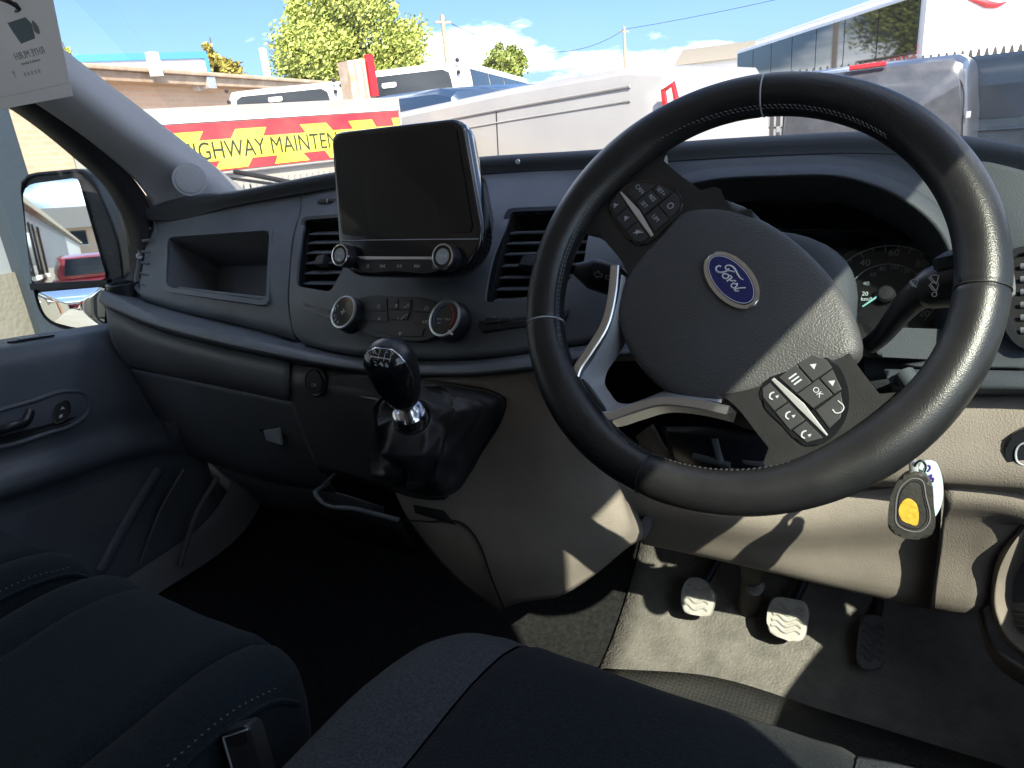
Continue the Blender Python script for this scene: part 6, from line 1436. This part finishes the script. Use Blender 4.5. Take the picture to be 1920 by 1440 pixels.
hs_ = thing('brick_house', 'brick house with grey roof seen in the door mirror', 'house', (-2, -74, 0))
m_roof = mat('grey_tiles', (.2, .19, .185), .8, bump=.3, bscale=12)
box('wall', -6.2, 1.5, -80, -72, GZ, 4.0, m_brick, hs_)
prism('roof', [(-80.5, 3.95), (-71.5, 3.95), (-76, 6.0)], -6.6, 1.9, m_roof, hs_, Matrix(((0, 0, 1, 0), (1, 0, 0, 0), (0, 1, 0, 0), (0, 0, 0, 1))))
for x in (-5, -2.4, .2):
    for z in (.4, 2.5):
        w = box('window', x-.6, x+.6, -72.0, -71.95, z, z+1.2, m_cglass, hs_); box('window_frame', x-.68, x+.68, -72.0, -71.92, z-.09, z, m_wht, w)
# --- trees and poles
def tree(label, px, top, base_px, D, width_px, mt, seed, n=5200, leaf=.16, tall=1.0):
    rd_ = random.Random(seed); p = SD(px, base_px, D); zt = SD(px, top, D).z; zb = max(1.2, SD(px, base_px, D).z*.55)
    depthscale = (SD(px+50, base_px, D)-SD(px-50, base_px, D)).length/100
    rx = width_px*depthscale/2
    t = thing('tree', label, 'tree', (p.x, p.y, 0))
    tr = tube('trunk', [V((p.x, p.y, GZ)), V((p.x+.1, p.y, zb)), V((p.x-.1, p.y+.1, zb+(zt-zb)*.6)), V((p.x, p.y, zt-.5))], [rx*.09+.08, rx*.07+.05, rx*.04, .03], m_bark, t, 8, n=12)
    cz = (zt+zb)/2; rz = (zt-zb)/2
    clumps = []
    for i in range(78):
        while True:
            u = V((rd_.uniform(-1, 1), rd_.uniform(-1, 1), rd_.uniform(-1, 1)))
            lob = .72+.28*sin(3.1*math.atan2(u.y, u.x)+seed)*cos(2.3*u.z+seed)
            if .25 < u.length < lob: break
        w = 1-.45*max(0, u.z)**1.5
        c = V((p.x+u.x*rx*.82*w, p.y+u.y*rx*.82*w, cz+u.z*rz*.86)); clumps.append((c, rx*rd_.uniform(.09, .27)))
        if i % 3 == 0: tube('limb', [V((p.x, p.y, max(zb*.8, c.z-rz*.5))), c], [rx*.03, rx*.008], m_bark, tr, 5, n=4)
    vs, fs = [], []
    for i in range(n):
        c, r = clumps[rd_.randrange(len(clumps))]
        d = V((rd_.gauss(0, 1), rd_.gauss(0, 1), rd_.gauss(0, .8))).normalized()*r*rd_.uniform(.35, 1.08)
        q = c+d; q.z -= rd_.random()*r*.35
        nn = V((rd_.gauss(0, 1), rd_.gauss(0, 1), rd_.gauss(.3, 1))).normalized(); a = nn.orthogonal().normalized(); b = nn.cross(a); s = leaf*rd_.uniform(.6, 1.4)
        k = len(vs); vs += [q-a*s*.5, q+b*s*.3, q+a*s*.55, q-b*s*.3]; fs.append((k, k+1, k+2, k+3))
    mesh('crown', vs, fs, mt, t, False)
tree('tall full light green tree behind the minibuses', 668, -100, 205, 42, 420, m_leaf1, 3, 60000, .2)
tree('smaller dark green tree right of the wooden pole', 945, 62, 150, 60, 125, m_leaf3, 5, 9000, .28)
tree('small olive tree beside the white shed', 408, 50, 140, 45, 120, m_leaf2, 9, 6500, .3)
tree('thin pale tree tip behind the hanging card', 128, 60, 118, 50, 60, m_leaf1, 12, 2500, .3)
tree('large shady tree standing far behind the site office', -560, 60, 330, 60, 420, m_leaf3, 21, 6000, .7)
def pole(label, x0, y0, x1, y1, D):
    b = SD(x1, y1, D); tp = V((b.x, b.y, SD(x0, y0, D).z)); t = thing('utility_pole', label, 'pole', (b.x, b.y, 0))
    tube('shaft', [V((b.x, b.y, GZ)), tp], [.17, .12], m_pole, t, 10); box('cross_arm', -.5, .5, -.05, .05, -.06, .06, m_pole, t, Matrix.Translation(tp-V((0, 0, .35))) @ Matrix.Rotation(R(70), 4, 'Z')); return tp
t1 = pole('wooden utility pole rising beside the large tree', 829, 28, 838, 110, 42); t2 = pole('thin distant utility pole above the silver van', 1169, 50, 1172, 106, 62)
wr = tag(tube('overhead_wire', [t1.lerp(t2, k/16)-V((0, 0, 3.2*(1-(2*k/16-1)**2)*.5+.2)) for k in range(17)], .018, m_seal, None, 5), 'thin overhead wire sagging between the two utility poles', 'wire')
wr2 = tag(tube('overhead_wire', [t2.lerp(V((18, 60, 12.5)), k/16)-V((0, 0, 2*(1-(2*k/16-1)**2)*.5+.2)) for k in range(17)], .018, m_seal, None, 5), 'thin overhead wire running from distant pole over the coach', 'wire')
far_b = thing('far_building', 'low tan roofed building beyond the coach front', 'building', SD(1352, 95, 60)); fb_ = SD(1352, 92, 60)
fM = azfr((fb_.x, fb_.y), -100); box('wall', -2.6, 2.6, -4, 4, 0, fb_.z-.8, m_shed, far_b, fM); prism('roof', [(-4.4, fb_.z-.8), (4.4, fb_.z-.8), (0, fb_.z+.5)], -2.8, 2.8, m_rend, far_b, fM @ Matrix(((0, 0, 1, 0), (1, 0, 0, 0), (0, 1, 0, 0), (0, 0, 0, 1))))
